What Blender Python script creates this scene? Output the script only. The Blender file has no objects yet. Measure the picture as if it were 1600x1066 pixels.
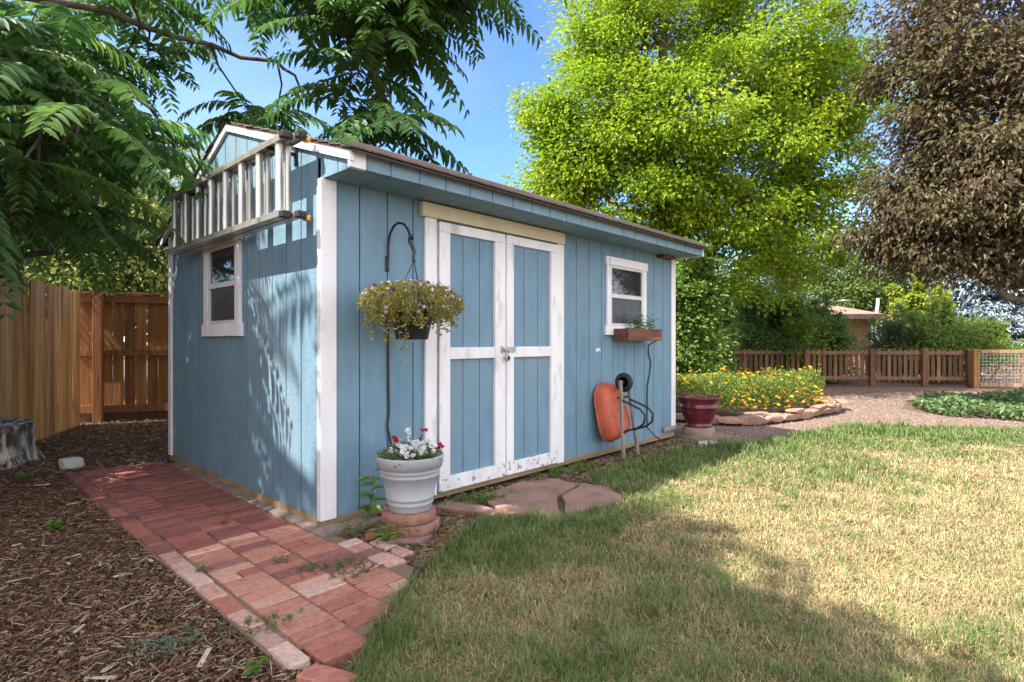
import bpy, math, random
import numpy as np
from mathutils import Vector, Matrix, Euler
SEED = 5
ORD = ['first', 'second', 'third', 'fourth', 'fifth', 'sixth', 'seventh', 'eighth', 'ninth', 'tenth', 'eleventh', 'twelfth', 'thirteenth', 'fourteenth']
random.seed(7); rng = np.random.default_rng(11)
SC = bpy.context.scene; COL = SC.collection
R = math.radians

# ------------------------------------------------------------------ camera, sky, sun, exposure
F = 875.; H = 1.2; YAW = math.atan(815/875.)
S_, C_ = math.sin(YAW), math.cos(YAW)
CAM = (-1.802, -3.346, H)
cd = bpy.data.cameras.new('camera'); cam = bpy.data.objects.new('camera', cd); COL.objects.link(cam)
cd.sensor_fit = 'HORIZONTAL'; cd.sensor_width = 36; cd.lens = 36*F/1600; cd.clip_end = 2000; cd.clip_start = .05
cam.location = CAM; cam.rotation_euler = (R(90), 0, math.atan2(S_, C_)-R(90))
SC.camera = cam
SUN = Vector((-.68, .27, 1)).normalized()
ELEV = math.asin(SUN.z)
W = bpy.data.worlds.new('World'); SC.world = W; W.use_nodes = True
nt = W.node_tree; bg = nt.nodes['Background']
sky = nt.nodes.new('ShaderNodeTexSky'); sky.sky_type = 'NISHITA'; sky.sun_disc = False
sky.sun_elevation = ELEV; sky.sun_rotation = math.atan2(SUN.x, SUN.y); sky.altitude = 1600; sky.dust_density = .3; sky.ozone_density = 9.0
bg.inputs[1].default_value = .07
# few cloud wisps ahead; bright cloud cover added behind the camera to fill shade
def wn(t, **k):
    n = nt.nodes.new(t)
    for a, v in k.items(): setattr(n, a, v)
    return n
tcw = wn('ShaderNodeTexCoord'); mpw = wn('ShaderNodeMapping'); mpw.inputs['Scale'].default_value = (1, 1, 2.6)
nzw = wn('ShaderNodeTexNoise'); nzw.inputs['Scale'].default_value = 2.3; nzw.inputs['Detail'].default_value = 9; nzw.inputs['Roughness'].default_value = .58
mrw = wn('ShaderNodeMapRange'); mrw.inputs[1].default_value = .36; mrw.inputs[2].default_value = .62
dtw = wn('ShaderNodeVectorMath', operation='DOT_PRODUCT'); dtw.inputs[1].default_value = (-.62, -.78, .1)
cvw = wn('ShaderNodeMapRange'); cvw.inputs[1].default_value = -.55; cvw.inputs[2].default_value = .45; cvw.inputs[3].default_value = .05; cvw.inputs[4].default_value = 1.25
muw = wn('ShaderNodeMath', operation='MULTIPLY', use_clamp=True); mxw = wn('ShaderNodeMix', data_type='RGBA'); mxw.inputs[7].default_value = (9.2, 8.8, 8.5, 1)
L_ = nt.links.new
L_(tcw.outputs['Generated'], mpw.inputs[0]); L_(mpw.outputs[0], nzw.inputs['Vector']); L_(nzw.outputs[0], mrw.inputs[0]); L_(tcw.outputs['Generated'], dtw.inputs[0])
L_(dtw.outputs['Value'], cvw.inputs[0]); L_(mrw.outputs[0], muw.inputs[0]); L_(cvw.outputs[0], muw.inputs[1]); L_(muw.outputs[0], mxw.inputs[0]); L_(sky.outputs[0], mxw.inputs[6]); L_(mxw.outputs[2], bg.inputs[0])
sl = bpy.data.lights.new('sun', 'SUN'); sl.energy = 2.75; sl.angle = R(.55); sl.color = (1, .93, .82)
so = bpy.data.objects.new('sun', sl); COL.objects.link(so); so.rotation_euler = (-SUN).to_track_quat('-Z', 'Y').to_euler()
SC.view_settings.view_transform = 'Standard'; SC.view_settings.look = 'None'
SC.view_settings.exposure = 2.5; SC.view_settings.gamma = 1
SC.cycles.max_bounces = 8; SC.cycles.diffuse_bounces = 5; SC.cycles.transparent_max_bounces = 8
SC.cycles.use_denoising = True

def at(px, py, d):
    u = (px-800)/F; v = (533-py)/F
    return Vector((CAM[0]+(u*S_+C_)*d, CAM[1]+(-u*C_+S_)*d, H+v*d))
def gp(px, py, z=0):
    return at(px, py, (H-z)*F/(py-533))
def proj(P):
    P = np.asarray(P, float); dx = P[:, 0]-CAM[0]; dy = P[:, 1]-CAM[1]
    d = dx*C_+dy*S_; dd = np.where(np.abs(d) < .01, .01, d)
    return 800+F*(dx*S_-dy*C_)/dd, 533-F*(P[:, 2]-H)/dd, d

# ------------------------------------------------------------------ materials
def lin(r, g, b): return tuple(((c/255+.055)/1.055)**2.4 if c > 10 else c/255/12.92 for c in (r, g, b))
def M(name, base, base2=None, rough=.75, scale=6, stretch=(1, 1, 1), bump=.25, bscale=40, bstretch=None, col=False, spec=.35, metal=0, trans=0, contrast=(.35, .65), dirt=None, dscale=3, dthr=(.6, .72), coat=0, bdist=.01):
    m = bpy.data.materials.new(name); m.use_nodes = True
    n = m.node_tree.nodes; l = m.node_tree.links; b = n['Principled BSDF']; out = n['Material Output']
    b.inputs['Roughness'].default_value = rough; b.inputs['Metallic'].default_value = metal
    b.inputs['Specular IOR Level'].default_value = spec
    if coat: b.inputs['Coat Weight'].default_value = coat; b.inputs['Coat Roughness'].default_value = .08
    tc = n.new('ShaderNodeTexCoord')
    def noise(sc, st, det=5):
        mp = n.new('ShaderNodeMapping'); mp.inputs['Scale'].default_value = st
        l.new(tc.outputs['Object'], mp.inputs[0])
        t = n.new('ShaderNodeTexNoise'); t.inputs['Scale'].default_value = sc; t.inputs['Detail'].default_value = det
        l.new(mp.outputs[0], t.inputs['Vector']); return t
    base2 = base2 or tuple(c*.72 for c in base)
    t = noise(scale, stretch)
    rp = n.new('ShaderNodeMapRange'); rp.inputs[1].default_value = contrast[0]; rp.inputs[2].default_value = contrast[1]
    l.new(t.outputs[0], rp.inputs[0])
    mx = n.new('ShaderNodeMix'); mx.data_type = 'RGBA'
    mx.inputs[6].default_value = (*base2, 1); mx.inputs[7].default_value = (*base, 1)
    l.new(rp.outputs[0], mx.inputs[0]); c = mx.outputs[2]
    if dirt:
        t2 = noise(dscale, stretch, 8)
        r2 = n.new('ShaderNodeMapRange'); r2.inputs[1].default_value = dthr[0]; r2.inputs[2].default_value = dthr[1]
        l.new(t2.outputs[0], r2.inputs[0])
        m2 = n.new('ShaderNodeMix'); m2.data_type = 'RGBA'; m2.inputs[7].default_value = (*dirt, 1)
        l.new(r2.outputs[0], m2.inputs[0]); l.new(c, m2.inputs[6]); c = m2.outputs[2]
    if col:
        a = n.new('ShaderNodeAttribute'); a.attribute_name = 'col'
        m3 = n.new('ShaderNodeMix'); m3.data_type = 'RGBA'; m3.blend_type = 'MULTIPLY'; m3.inputs[0].default_value = 1
        l.new(c, m3.inputs[6]); l.new(a.outputs[0], m3.inputs[7]); c = m3.outputs[2]
    l.new(c, b.inputs['Base Color'])
    if bump:
        t3 = noise(bscale, bstretch or stretch, 6)
        bp = n.new('ShaderNodeBump'); bp.inputs['Strength'].default_value = bump; bp.inputs['Distance'].default_value = bdist
        l.new(t3.outputs[0], bp.inputs['Height']); l.new(bp.outputs[0], b.inputs['Normal'])
    if trans:
        tr = n.new('ShaderNodeBsdfTranslucent'); l.new(c, tr.inputs[0])
        ms = n.new('ShaderNodeMixShader'); ms.inputs[0].default_value = trans
        l.new(b.outputs[0], ms.inputs[1]); l.new(tr.outputs[0], ms.inputs[2]); l.new(ms.outputs[0], out.inputs[0])
    return m
WHITE1 = (1, 1, 1)
siding = M('siding paint', (.146, .244, .322), (.119, .205, .276), .62, 9, (1, 1, .35), .9, 75, (1, 1, .4), spec=.3, bdist=.006, col=True, dirt=(.165, .235, .285), dscale=1.6, dthr=(.52, .75))
siding_eave = M('eave paint', (.16, .25, .315), (.13, .215, .275), .6, 9, bump=.5, bscale=50, bdist=.005)
white = M('white trim paint', (.72, .7, .72), (.64, .62, .64), .55, 7, (1, 1, .3), .3, 60, bdist=.004, col=True, dirt=(.46, .43, .41), dscale=9, dthr=(.6, .74))
peel = M('peeling white paint', (.7, .68, .69), (.6, .58, .58), .6, 7, (1, 1, 1), .4, 60, bdist=.004, dirt=(.3, .25, .21), dscale=26, dthr=(.585, .615))
tan = M('tan trim paint', (.56, .5, .34), (.5, .44, .3), .6, 6, bump=.2, bdist=.003)
brownpaint = M('brown drip edge', (.17, .115, .1), (.13, .09, .08), .5, 6, bump=.1)
shingle = M('asphalt shingle', (.13, .105, .095), (.07, .06, .058), .95, 30, bump=.8, bscale=150, col=True)
skidwood = M('treated timber', (.3, .21, .12), (.17, .12, .075), .85, 4, (.2, 1, 1), .5, 30, (.1, 1, 1))
glass = M('window glass', (.018, .02, .022), (.03, .032, .034), .04, 4, bump=0, spec=.8)
screen = M('insect screen', (.05, .05, .055), (.03, .03, .035), .35, 9, bump=0, spec=.4)
sashgray = M('window sash', (.55, .55, .58), (.48, .48, .5), .4, bump=.05)
dark = M('dark interior', (.012, .013, .015), None, .9, bump=0)
alu = M('aluminium', (.58, .55, .5), (.42, .4, .37), .38, 8, (1, 1, .15), .15, 40, metal=.75, spec=.5)
blackp = M('black plastic', (.02, .02, .022), (.035, .035, .035), .5, bump=.1)
orangep = M('orange plastic', (.75, .3, .02), None, .45, bump=.05)
steel = M('galvanised steel', (.42, .41, .4), (.28, .27, .26), .42, 14, metal=.8, bump=.1)
brickm = M('clay paver', (.98, .95, .93), (.74, .72, .72), .92, 38, bump=.9, bscale=60, col=True, bdist=.008, dirt=(.5, .45, .42), dscale=13, dthr=(.56, .78))
concrete = M('red concrete', (.29, .14, .105), (.2, .1, .075), .92, 20, bump=.6, bscale=120, bdist=.004)
graypaver = M('grey paver', (.24, .175, .155), (.15, .115, .105), .92, 12, bump=.6, bscale=60)
flagm = M('sandstone', (.27, .16, .13), (.18, .11, .09), .85, 5, bump=.6, bscale=22, bdist=.015, dirt=(.2, .15, .13), dscale=4)
stonem = M('ledge stone', (.33, .21, .16), (.21, .13, .105), .9, 5, bump=.8, bscale=24, bdist=.02, col=True)
rockm = M('pale rock', (.5, .48, .46), (.38, .36, .35), .85, 6, bump=.5, bscale=20)
graypot = M('grey plastic pot', (.36, .36, .385), (.3, .3, .32), .5, 5, (1, 1, .4), .08, 30, dirt=(.33, .32, .33), dscale=5, dthr=(.6, .8))
redglaze = M('oxblood glaze', (.12, .014, .018), (.06, .009, .012), .3, 6, bump=.1, bscale=14, spec=.45, coat=.15)
claym = M('clay ring', (.26, .19, .155), (.18, .13, .105), .9, 12, bump=.3)
soilm = M('potting soil', (.07, .045, .03), (.03, .02, .015), .98, 20, bump=1, bscale=60)
cedar = M('cedar board', (1, 1, 1), (.62, .58, .54), .8, 3, (5, 5, .35), .5, 12, (6, 6, .3), col=True, dirt=(.4, .32, .28), dscale=2.2, dthr=(.6, .75))
redwood = M('stained redwood', (.17, .058, .03), (.08, .028, .018), .6, 5, (.5, 5, 5), .5, 14, (.5, 8, 8), dirt=(.3, .12, .06), dscale=4)
orangetub = M('orange steel tub', (.52, .1, .045), (.4, .075, .04), .5, 5, bump=.25, dirt=(.22, .1, .07), dscale=11, dthr=(.54, .68))
rubber = M('rubber', (.022, .022, .028), None, .7, bump=.2)
oldwood = M('weathered handle', (.3, .25, .22), (.17, .14, .125), .75, 6, (4, 4, .5), .4, 25)
ironm = M('black iron', (.018, .018, .02), None, .45, bump=.15)
bark = M('grey bark', (.16, .13, .105), (.06, .05, .042), .95, 7, (1, 1, .25), 1, 14, (1, 1, .3), bdist=.03)
barkl = M('light bark', (.22, .17, .125), (.1, .08, .06), .95, 7, (1, 1, .25), 1, 14, (1, 1, .3), bdist=.02)
stumpm = M('silvered dead wood', (.46, .41, .36), (.08, .065, .05), .9, 9, (1.6, 1.6, .35), 1, 16, (1, 1, .3), bdist=.05, contrast=(.42, .58))
leafm = M('leaf', WHITE1, (.8, .8, .8), .5, 3, bump=0, col=True, trans=.45, spec=.4)
leaf2m = M('thin leaf', WHITE1, (.85, .85, .85), .5, 3, bump=0, col=True, trans=.5, spec=.35)
needlem = M('needle', WHITE1, (.8, .8, .8), .6, 3, bump=0, col=True, trans=.1)
grassm = M('grass blade', WHITE1, (.85, .85, .85), .6, 3, bump=0, col=True, trans=.3, spec=.25)
petalm = M('petal', WHITE1, None, .6, 3, bump=0, col=True, trans=.3, spec=.2)
chipm = M('bark chip', WHITE1, (.65, .65, .65), .9, 30, bump=.4, col=True)
groundm = M('packed soil', (.125, .085, .058), (.075, .05, .035), .97, 5, bump=.9, bscale=40, bdist=.02)
mulchm = M('mulch bed', (.12, .065, .04), (.055, .032, .021), .98, 14, bump=1, bscale=50, bdist=.03)
gravelm = M('crushed gravel', (.22, .15, .12), (.14, .098, .078), .95, 40, bump=1, bscale=110, bdist=.02)
lawnm = M('thatch', (.22, .155, .085), (.1, .09, .035), .97, 6, bump=1, bscale=90, bdist=.02, dirt=(.13, .09, .055), dscale=9, dthr=(.5, .7))
housebrick = M('house brick', (.36, .2, .13), (.26, .14, .1), .9, 12, bump=.4)
houseroof = M('house shingle', (.26, .155, .12), (.19, .11, .09), .95, 14, (1, 1, 1), .5, 40)
fasciam = M('dark fascia', (.09, .055, .05), None, .6, bump=.05)
galv = M('fence wire', (.6, .6, .6), None, .5, metal=.3, bump=0)

# ------------------------------------------------------------------ mesh building
class MB:
    def __init__(s): s.v = []; s.f = []; s.c = []; s.sm = []
    def add(s, vs, fs, c=WHITE1, smooth=False):
        o = len(s.v); s.v += [tuple(v) for v in vs]; s.f += [tuple(i+o for i in f) for f in fs]
        s.c += [c]*len(vs); s.sm += [smooth]*len(fs); return s
    def box(s, lo, hi, c=WHITE1, m=None, bev=0):
        x0, y0, z0 = lo; x1, y1, z1 = hi
        if bev:
            b = min(bev, .49*min(x1-x0, y1-y0, z1-z0)); vs = []
            for X, dx in ((x0, b), (x1, -b)):
                for Y, dy in ((y0, b), (y1, -b)):
                    for Z, dz in ((z0, b), (z1, -b)):
                        vs += [(X, Y+dy, Z+dz), (X+dx, Y, Z+dz), (X+dx, Y+dy, Z)]
            I = lambda a, bb, cc, k: (a*4+bb*2+cc)*3+k
            fs = []
            for a in (0, 1):
                q = [I(a, 0, 0, 0), I(a, 0, 1, 0), I(a, 1, 1, 0), I(a, 1, 0, 0)]; fs.append(q if a == 0 else q[::-1])
                q = [I(0, a, 0, 1), I(1, a, 0, 1), I(1, a, 1, 1), I(0, a, 1, 1)]; fs.append(q if a == 0 else q[::-1])
                q = [I(0, 0, a, 2), I(0, 1, a, 2), I(1, 1, a, 2), I(1, 0, a, 2)]; fs.append(q if a == 0 else q[::-1])
            for a in (0, 1):
                for bb in (0, 1):
                    q = [I(a, bb, 0, 0), I(a, bb, 1, 0), I(a, bb, 1, 1), I(a, bb, 0, 1)]; fs.append(q if (a+bb) % 2 else q[::-1])
                    q = [I(a, 0, bb, 0), I(a, 1, bb, 0), I(a, 1, bb, 2), I(a, 0, bb, 2)]; fs.append(q if (a+bb) % 2 == 0 else q[::-1])
                    q = [I(0, a, bb, 1), I(1, a, bb, 1), I(1, a, bb, 2), I(0, a, bb, 2)]; fs.append(q if (a+bb) % 2 else q[::-1])
            for a in (0, 1):
                for bb in (0, 1):
                    for cc in (0, 1):
                        q = [I(a, bb, cc, 0), I(a, bb, cc, 1), I(a, bb, cc, 2)]; fs.append(q if (a+bb+cc) % 2 == 0 else q[::-1])
        else:
            vs = [(x0, y0, z0), (x1, y0, z0), (x1, y1, z0), (x0, y1, z0), (x0, y0, z1), (x1, y0, z1), (x1, y1, z1), (x0, y1, z1)]
            fs = [(3, 2, 1, 0), (4, 5, 6, 7), (0, 1, 5, 4), (1, 2, 6, 5), (2, 3, 7, 6), (3, 0, 4, 7)]
        if m is not None: vs = [m @ Vector(v) for v in vs]
        return s.add(vs, fs, c)
    def cbox(s, size, m, c=WHITE1, bev=0):
        a = [x/2 for x in size]; return s.box([-x for x in a], a, c, m, bev)
    def tube(s, pts, rad, n=8, c=WHITE1, cap=True, smooth=True):
        pts = [Vector(p) for p in pts]
        if not hasattr(rad, '__len__'): rad = [rad]*len(pts)
        vs = []; fs = []; up = None
        for i, p in enumerate(pts):
            t = (pts[min(i+1, len(pts)-1)]-pts[max(i-1, 0)])
            t = t.normalized() if t.length > 1e-9 else Vector((0, 0, 1))
            if up is None:
                up = Vector((0, 0, 1)) if abs(t.z) < .9 else Vector((1, 0, 0))
            a = up-t*up.dot(t)
            if a.length < 1e-4: a = t.orthogonal()
            a.normalize(); b = t.cross(a); up = a
            for k in range(n):
                g = 2*math.pi*k/n; vs.append(p+(a*math.cos(g)+b*math.sin(g))*rad[i])
        for i in range(len(pts)-1):
            for k in range(n):
                k2 = (k+1) % n; fs.append((i*n+k, i*n+k2, (i+1)*n+k2, (i+1)*n+k))
        s.add(vs, fs, c, smooth)
        if cap:
            o = len(vs); s.add(vs[:n], [tuple(range(n))[::-1]], c); s.add(vs[-n:], [tuple(range(n))], c)
        return s
    def lathe(s, prof, ctr=(0, 0, 0), n=40, c=WHITE1, axis=None):
        vs = []; fs = []
        mt = axis.to_track_quat('Z', 'Y').to_matrix() if axis is not None else Matrix.Identity(3)
        for r, z in prof:
            for k in range(n):
                g = 2*math.pi*k/n; vs.append(Vector(ctr)+mt @ Vector((r*math.cos(g), r*math.sin(g), z)))
        for i in range(len(prof)-1):
            for k in range(n):
                k2 = (k+1) % n; fs.append((i*n+k, i*n+k2, (i+1)*n+k2, (i+1)*n+k))
        s.add(vs, fs, c, True)
        if prof[0][0] > .001: s.add(vs[:n], [tuple(range(n))[::-1]], c)
        if prof[-1][0] > .001: s.add(vs[-n:], [tuple(range(n))], c)
        return s
    def prism(s, poly, z0, z1, c=WHITE1):
        n = len(poly); vs = [(x, y, z0) for x, y in poly]+[(x, y, z1) for x, y in poly]
        fs = [tuple(range(n))[::-1], tuple(range(n, 2*n))]+[(i, (i+1) % n, n+(i+1) % n, n+i) for i in range(n)]
        return s.add(vs, fs, c)
    def build(s, name, mat, parent=None):
        me = bpy.data.meshes.new(name); me.from_pydata(s.v, [], s.f); me.materials.append(mat)
        a = me.color_attributes.new('col', 'FLOAT_COLOR', 'POINT')
        arr = np.ones((len(s.v), 4), np.float32); arr[:, :3] = np.array(s.c, np.float32).reshape(-1, 3); a.data.foreach_set('color', arr.ravel())
        me.polygons.foreach_set('use_smooth', np.array(s.sm, bool)); me.update()
        return link(name, me, parent)
def link(name, me, parent=None):
    o = bpy.data.objects.new(name, me); COL.objects.link(o)
    if parent is not None:
        o.parent = parent
        b = parent; off = Vector((0, 0, 0))
        while b is not None: off += b.location; b = b.parent
        if off.length: o.location = -off if me is not None and not o.get('local') else o.location
    return o
def thing(name, label, cat, loc=(0, 0, 0), group=None):
    o = bpy.data.objects.new(name, None); COL.objects.link(o); o.location = loc; o.empty_display_size = .1
    return tag(o, label, cat, group)
def tag(o, label=None, cat=None, group=None, kind=None):
    if label: o['label'] = label
    if cat: o['category'] = cat
    if group: o['group'] = group
    if kind: o['kind'] = kind
    return o
def npmesh(name, V, faces, colv, mat, parent=None, smooth=False):
    """faces: (N,k) int array"""
    me = bpy.data.meshes.new(name); k = faces.shape[1]; nf = len(faces)
    me.vertices.add(len(V)); me.vertices.foreach_set('co', np.ascontiguousarray(V, np.float32).ravel())
    me.loops.add(nf*k); me.loops.foreach_set('vertex_index', faces.astype(np.int32).ravel())
    me.polygons.add(nf); me.polygons.foreach_set('loop_start', np.arange(0, nf*k, k, dtype=np.int32))
    me.polygons.foreach_set('use_smooth', np.full(nf, smooth))
    a = me.color_attributes.new('col', 'FLOAT_COLOR', 'POINT')
    arr = np.ones((len(V), 4), np.float32); arr[:, :3] = colv; a.data.foreach_set('color', arr.ravel())
    me.materials.append(mat); me.update(calc_edges=True); me.validate()
    return link(name, me, parent)
def nrm(a): return a/np.maximum(np.linalg.norm(a, axis=-1, keepdims=True), 1e-9)
def leaf_arrays(P, A, N, L, Wd, C, six=True, droop=.18, fold=.25):
    """P base, A axis, N normal, L length, Wd width, all arrays -> V, F(quads), C per vertex"""
    A = nrm(A); B = nrm(np.cross(A, N)); N = nrm(np.cross(B, A)); L = L[:, None]; Wd = Wd[:, None]
    f = N*Wd*fold
    if six:
        pts = [P, P+A*L*.28+B*Wd*.46+f, P+A*L*.66+B*Wd*.36+f-N*L*droop*.4, P+A*L-N*L*droop, P+A*L*.66-B*Wd*.36+f-N*L*droop*.4, P+A*L*.28-B*Wd*.46+f]
        V = np.stack(pts, 1); b = np.arange(len(P))[:, None]*6
        Fa = np.concatenate([b+np.array([[0, 1, 2, 3]]), b+np.array([[0, 3, 4, 5]])])
    else:
        pts = [P, P+A*L*.42+B*Wd*.5+f, P+A*L-N*L*droop, P+A*L*.42-B*Wd*.5+f]
        V = np.stack(pts, 1); b = np.arange(len(P))[:, None]*4
        Fa = np.concatenate([b+np.array([[0, 1, 2, 2]])[:, :3], b+np.array([[0, 2, 3]])])
    k = V.shape[1]
    return V.reshape(-1, 3), Fa, np.repeat(C, k, 0)
def leaves(name, P, A, N, L, Wd, C, mat, parent=None, six=True, **kw):
    V, Fa, Cv = leaf_arrays(P, A, N, L, Wd, C, six, **kw)
    return npmesh(name, V, Fa, Cv, mat, parent)
def inpoly(x, y, poly):
    r = np.zeros(len(x), bool); j = len(poly)-1
    for i in range(len(poly)):
        xi, yi = poly[i]; xj, yj = poly[j]
        with np.errstate(divide='ignore', invalid='ignore'):
            r ^= ((yi > y) != (yj > y)) & (x < (xj-xi)*(y-yi)/(yj-yi+1e-12)+xi)
        j = i
    return r
_LAT = rng.random((64, 64))
def vnoise(x, y, s):
    x = x*s; y = y*s; xi = np.floor(x).astype(int); yi = np.floor(y).astype(int); fx = x-xi; fy = y-yi
    fx = fx*fx*(3-2*fx); fy = fy*fy*(3-2*fy); g = lambda a, b: _LAT[a % 64, b % 64]
    return (g(xi, yi)*(1-fx)+g(xi+1, yi)*fx)*(1-fy)+(g(xi, yi+1)*(1-fx)+g(xi+1, yi+1)*fx)*fy
def rdir(n):
    return nrm(rng.normal(size=(n, 3)))
def mixc(a, b, t): return np.array(a)[None]*(1-t[:, None])+np.array(b)[None]*t[:, None]

# ------------------------------------------------------------------ ground
def sheet(name, poly, z, mat, wob=0):
    return tag(MB().add([(x, y, z) for x, y in poly], [tuple(range(len(poly)))]).build(name, mat), kind='structure')
sheet('ground', [(-150, -150), (250, -150), (250, 250), (-150, 250)], -.04, groundm)
MULCH = [(-.86, .9), (-.84, 3.12), (1.3, 3.12), (1.3, 6.9), (-.25, 7.0), (-.9, 5.6), (-2.3, 3.0), (-3.6, 0.5), (-4.6, -1.5), (-3.4, -4.5), (-2.6, -4), (-1.1, -2.2), (-.72, -1.5), (-.87, -1.3), (-.87, .0)]
sheet('mulch_bed', MULCH, -.03, mulchm)
LAWN = [(-1.25, -2.3), (-.7, -1.53), (-.47, -1.33), (0, -.985), (.3, -.86), (.52, -.75), (.82, -.63), (1.0, -.72), (1.25, -1.0), (1.65, -1.07), (1.95, -1.08), (2.14, -.8), (2.2, -.5), (2.6, -.36), (3.2, -.36), (4.2, -.55), (5.07, -.92), (6.2, -1.16), (7.24, -1.4), (8.0, -2.3), (8.74, -3.3), (10.5, -6), (11, -12), (0, -14), (-6, -9), (-3, -4.2)]
sheet('lawn', LAWN, -.02, lawnm)
PATH = [(4.0, -.5), (5.07, -.8), (6.2, -1.05), (7.24, -1.3), (8.0, -2.2), (8.74, -3.2), (10.5, -5.8), (11.5, -6), (10.2, -3.6), (9.6, -2.4), (10.4, -1.6), (12.3, -1.45), (17, -4.5), (18, -3), (13.6, .6), (9.5, -.6), (7.4, -.5), (6.3, -.1), (6, .9), (4.9, 1.2), (4.9, 0)]
sheet('gravel_path', PATH, -.033, gravelm)

sheet('fence_soil_shade', [(10.2, .8), (12.8, 3.6), (17.6, -2.2), (20, -6), (18.4, -6), (16.6, -3.0), (14.6, -.6), (12.4, -.2), (10.6, -.5)], -.029, M('soil and painted shade', (.2, .105, .065), (.12, .065, .045), .97, 9, bump=.9, bscale=60))  # brown soil sheet; its dark tone also paints the tree shade on the path
# bricks: one paved surface
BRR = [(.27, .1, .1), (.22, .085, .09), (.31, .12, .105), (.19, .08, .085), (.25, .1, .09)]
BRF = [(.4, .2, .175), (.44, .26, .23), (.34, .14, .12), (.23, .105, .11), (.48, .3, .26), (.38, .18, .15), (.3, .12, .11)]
mb = MB()
def brick(x0, x1, y0, y1, white_=0):
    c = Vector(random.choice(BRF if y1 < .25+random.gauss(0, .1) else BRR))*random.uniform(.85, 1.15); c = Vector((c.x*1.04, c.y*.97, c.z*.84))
    if white_ and random.random() < white_: c = Vector((c.x*1.02, c.y*.97, c.z*.88)).lerp(Vector((.6, .48, .43)), random.uniform(.3, .75))
    m = Matrix.Translation(((x0+x1)/2, (y0+y1)/2, -.025+random.uniform(-.005, .004))) @ Euler((random.gauss(0, .02), random.gauss(0, .016), random.gauss(0, .02))).to_matrix().to_4x4()
    mb.cbox((x1-x0-.008, y1-y0-random.uniform(.004, .009), .05), m, tuple(c), random.uniform(.003, .008))
def okbrick(x, y): # diagonal front end of the patio
    return y > -1.42 and (y > -.94 + x*.76 if x > -.6 else True) and (x < .0 or y < -.3)
cols = [(-.755, -.54), (-.54, -.32), (-.32, -.09)]
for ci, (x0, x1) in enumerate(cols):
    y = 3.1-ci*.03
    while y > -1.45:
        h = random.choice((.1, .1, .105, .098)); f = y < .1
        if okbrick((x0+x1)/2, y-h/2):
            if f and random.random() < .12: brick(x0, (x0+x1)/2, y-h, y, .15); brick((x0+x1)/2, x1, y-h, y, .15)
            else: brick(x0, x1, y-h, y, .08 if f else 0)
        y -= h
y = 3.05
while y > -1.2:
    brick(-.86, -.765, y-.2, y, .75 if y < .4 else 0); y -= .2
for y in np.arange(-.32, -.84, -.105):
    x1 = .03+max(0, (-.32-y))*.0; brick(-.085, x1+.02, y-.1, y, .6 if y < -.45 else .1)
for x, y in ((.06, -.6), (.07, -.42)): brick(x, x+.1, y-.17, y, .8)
mb.prism([(-.865, 3.1), (-.865, -1.2), (-.52, -1.34), (-.05, -1.0), (.03, -.93), (.0, -.05), (-.09, 3.08)], -.045, -.009, (.2, .13, .09))
mb.v = [(a+random.gauss(0, .0014), b_+random.gauss(0, .0014), c+random.gauss(0, .0012)) for a, b_, c in mb.v]
tag(mb.build('brick_path', brickm), kind='structure')
b = MB(); b.cbox((.2, .1, .06), Matrix.Translation((-.79, -1.5, -.02)) @ Euler((.06, .03, 1.9)).to_matrix().to_4x4(), (.42, .17, .13), .005)
tag(b.build('brick', brickm), 'loose reddish brick lying in the mulch past the end of the paving', 'brick')
# pavers along the shed base
k = 0
for y0, y1 in ((-.02, .38), (.4, .8), (.82, 1.2), (1.22, 1.6), (1.62, 2.0), (2.02, 2.4), (2.42, 2.8)):
    b = MB(); b.cbox((.09, y1-y0-.015, .06), Matrix.Translation((-.045, (y0+y1)/2, -.018-.004*(k % 3))) @ Euler((.01*(k % 2), random.gauss(0, .02), random.gauss(0, .02))).to_matrix().to_4x4(), bev=.006)
    tag(b.build('footing_paver', graypaver), '%s narrow paver from the corner post along the foot of the shed window wall' % ORD[k], 'paver', 'pavers along the shed base'); k += 1
for x0, x1, dy in ((-.1, .1, 0), (.11, .36, .01)):
    b = MB(); b.cbox((x1-x0, .13, .07), Matrix.Translation(((x0+x1)/2, -.1-dy, -.012)) @ Euler((.02, 0, .05)).to_matrix().to_4x4(), bev=.01)
    tag(b.build('corner_paver', graypaver), 'grey concrete paver under the white corner post of the shed' if x0 < 0 else 'grey concrete paver at the shed base behind the weed', 'paver')
# flagstones
def slab(poly, z0, z1, label):
    b = MB(); n = len(poly); cx = sum(p[0] for p in poly)/n; cy = sum(p[1] for p in poly)/n
    pts = []
    for i in range(n):
        a = Vector(poly[i]); c = Vector(poly[(i+1) % n])
        for t in (0, .33, .66): q = a.lerp(c, t); pts.append((q.x+random.gauss(0, .008), q.y+random.gauss(0, .008)))
    n = len(pts); ins = [((x-cx)*.985+cx, (y-cy)*.985+cy) for x, y in pts]
    b.add([(x, y, z0) for x, y in pts]+[(x, y, z1-.008) for x, y in pts]+[(x, y, z1) for x, y in ins],
          [(i, (i+1) % n, n+(i+1) % n, n+i) for i in range(n)]+[(n+i, n+(i+1) % n, 2*n+(i+1) % n, 2*n+i) for i in range(n)]+[tuple(range(2*n, 3*n))])
    return tag(b.build('flagstone', flagm), label, 'flagstone')
slab([(.76, -.2), (.93, -.17), (1.02, -.36), (1.0, -.62), (.9, -.66)], -.04, .012, 'narrow wedge of red flagstone beside the grey flower pot')
slab([(1.26, -.2), (1.76, -.13), (2.06, -.26), (2.03, -.53), (1.62, -.64), (1.24, -.96), (1.07, -.62), (1.12, -.38)], -.04, -.004, 'large red flagstone in front of the double doors')
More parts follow.
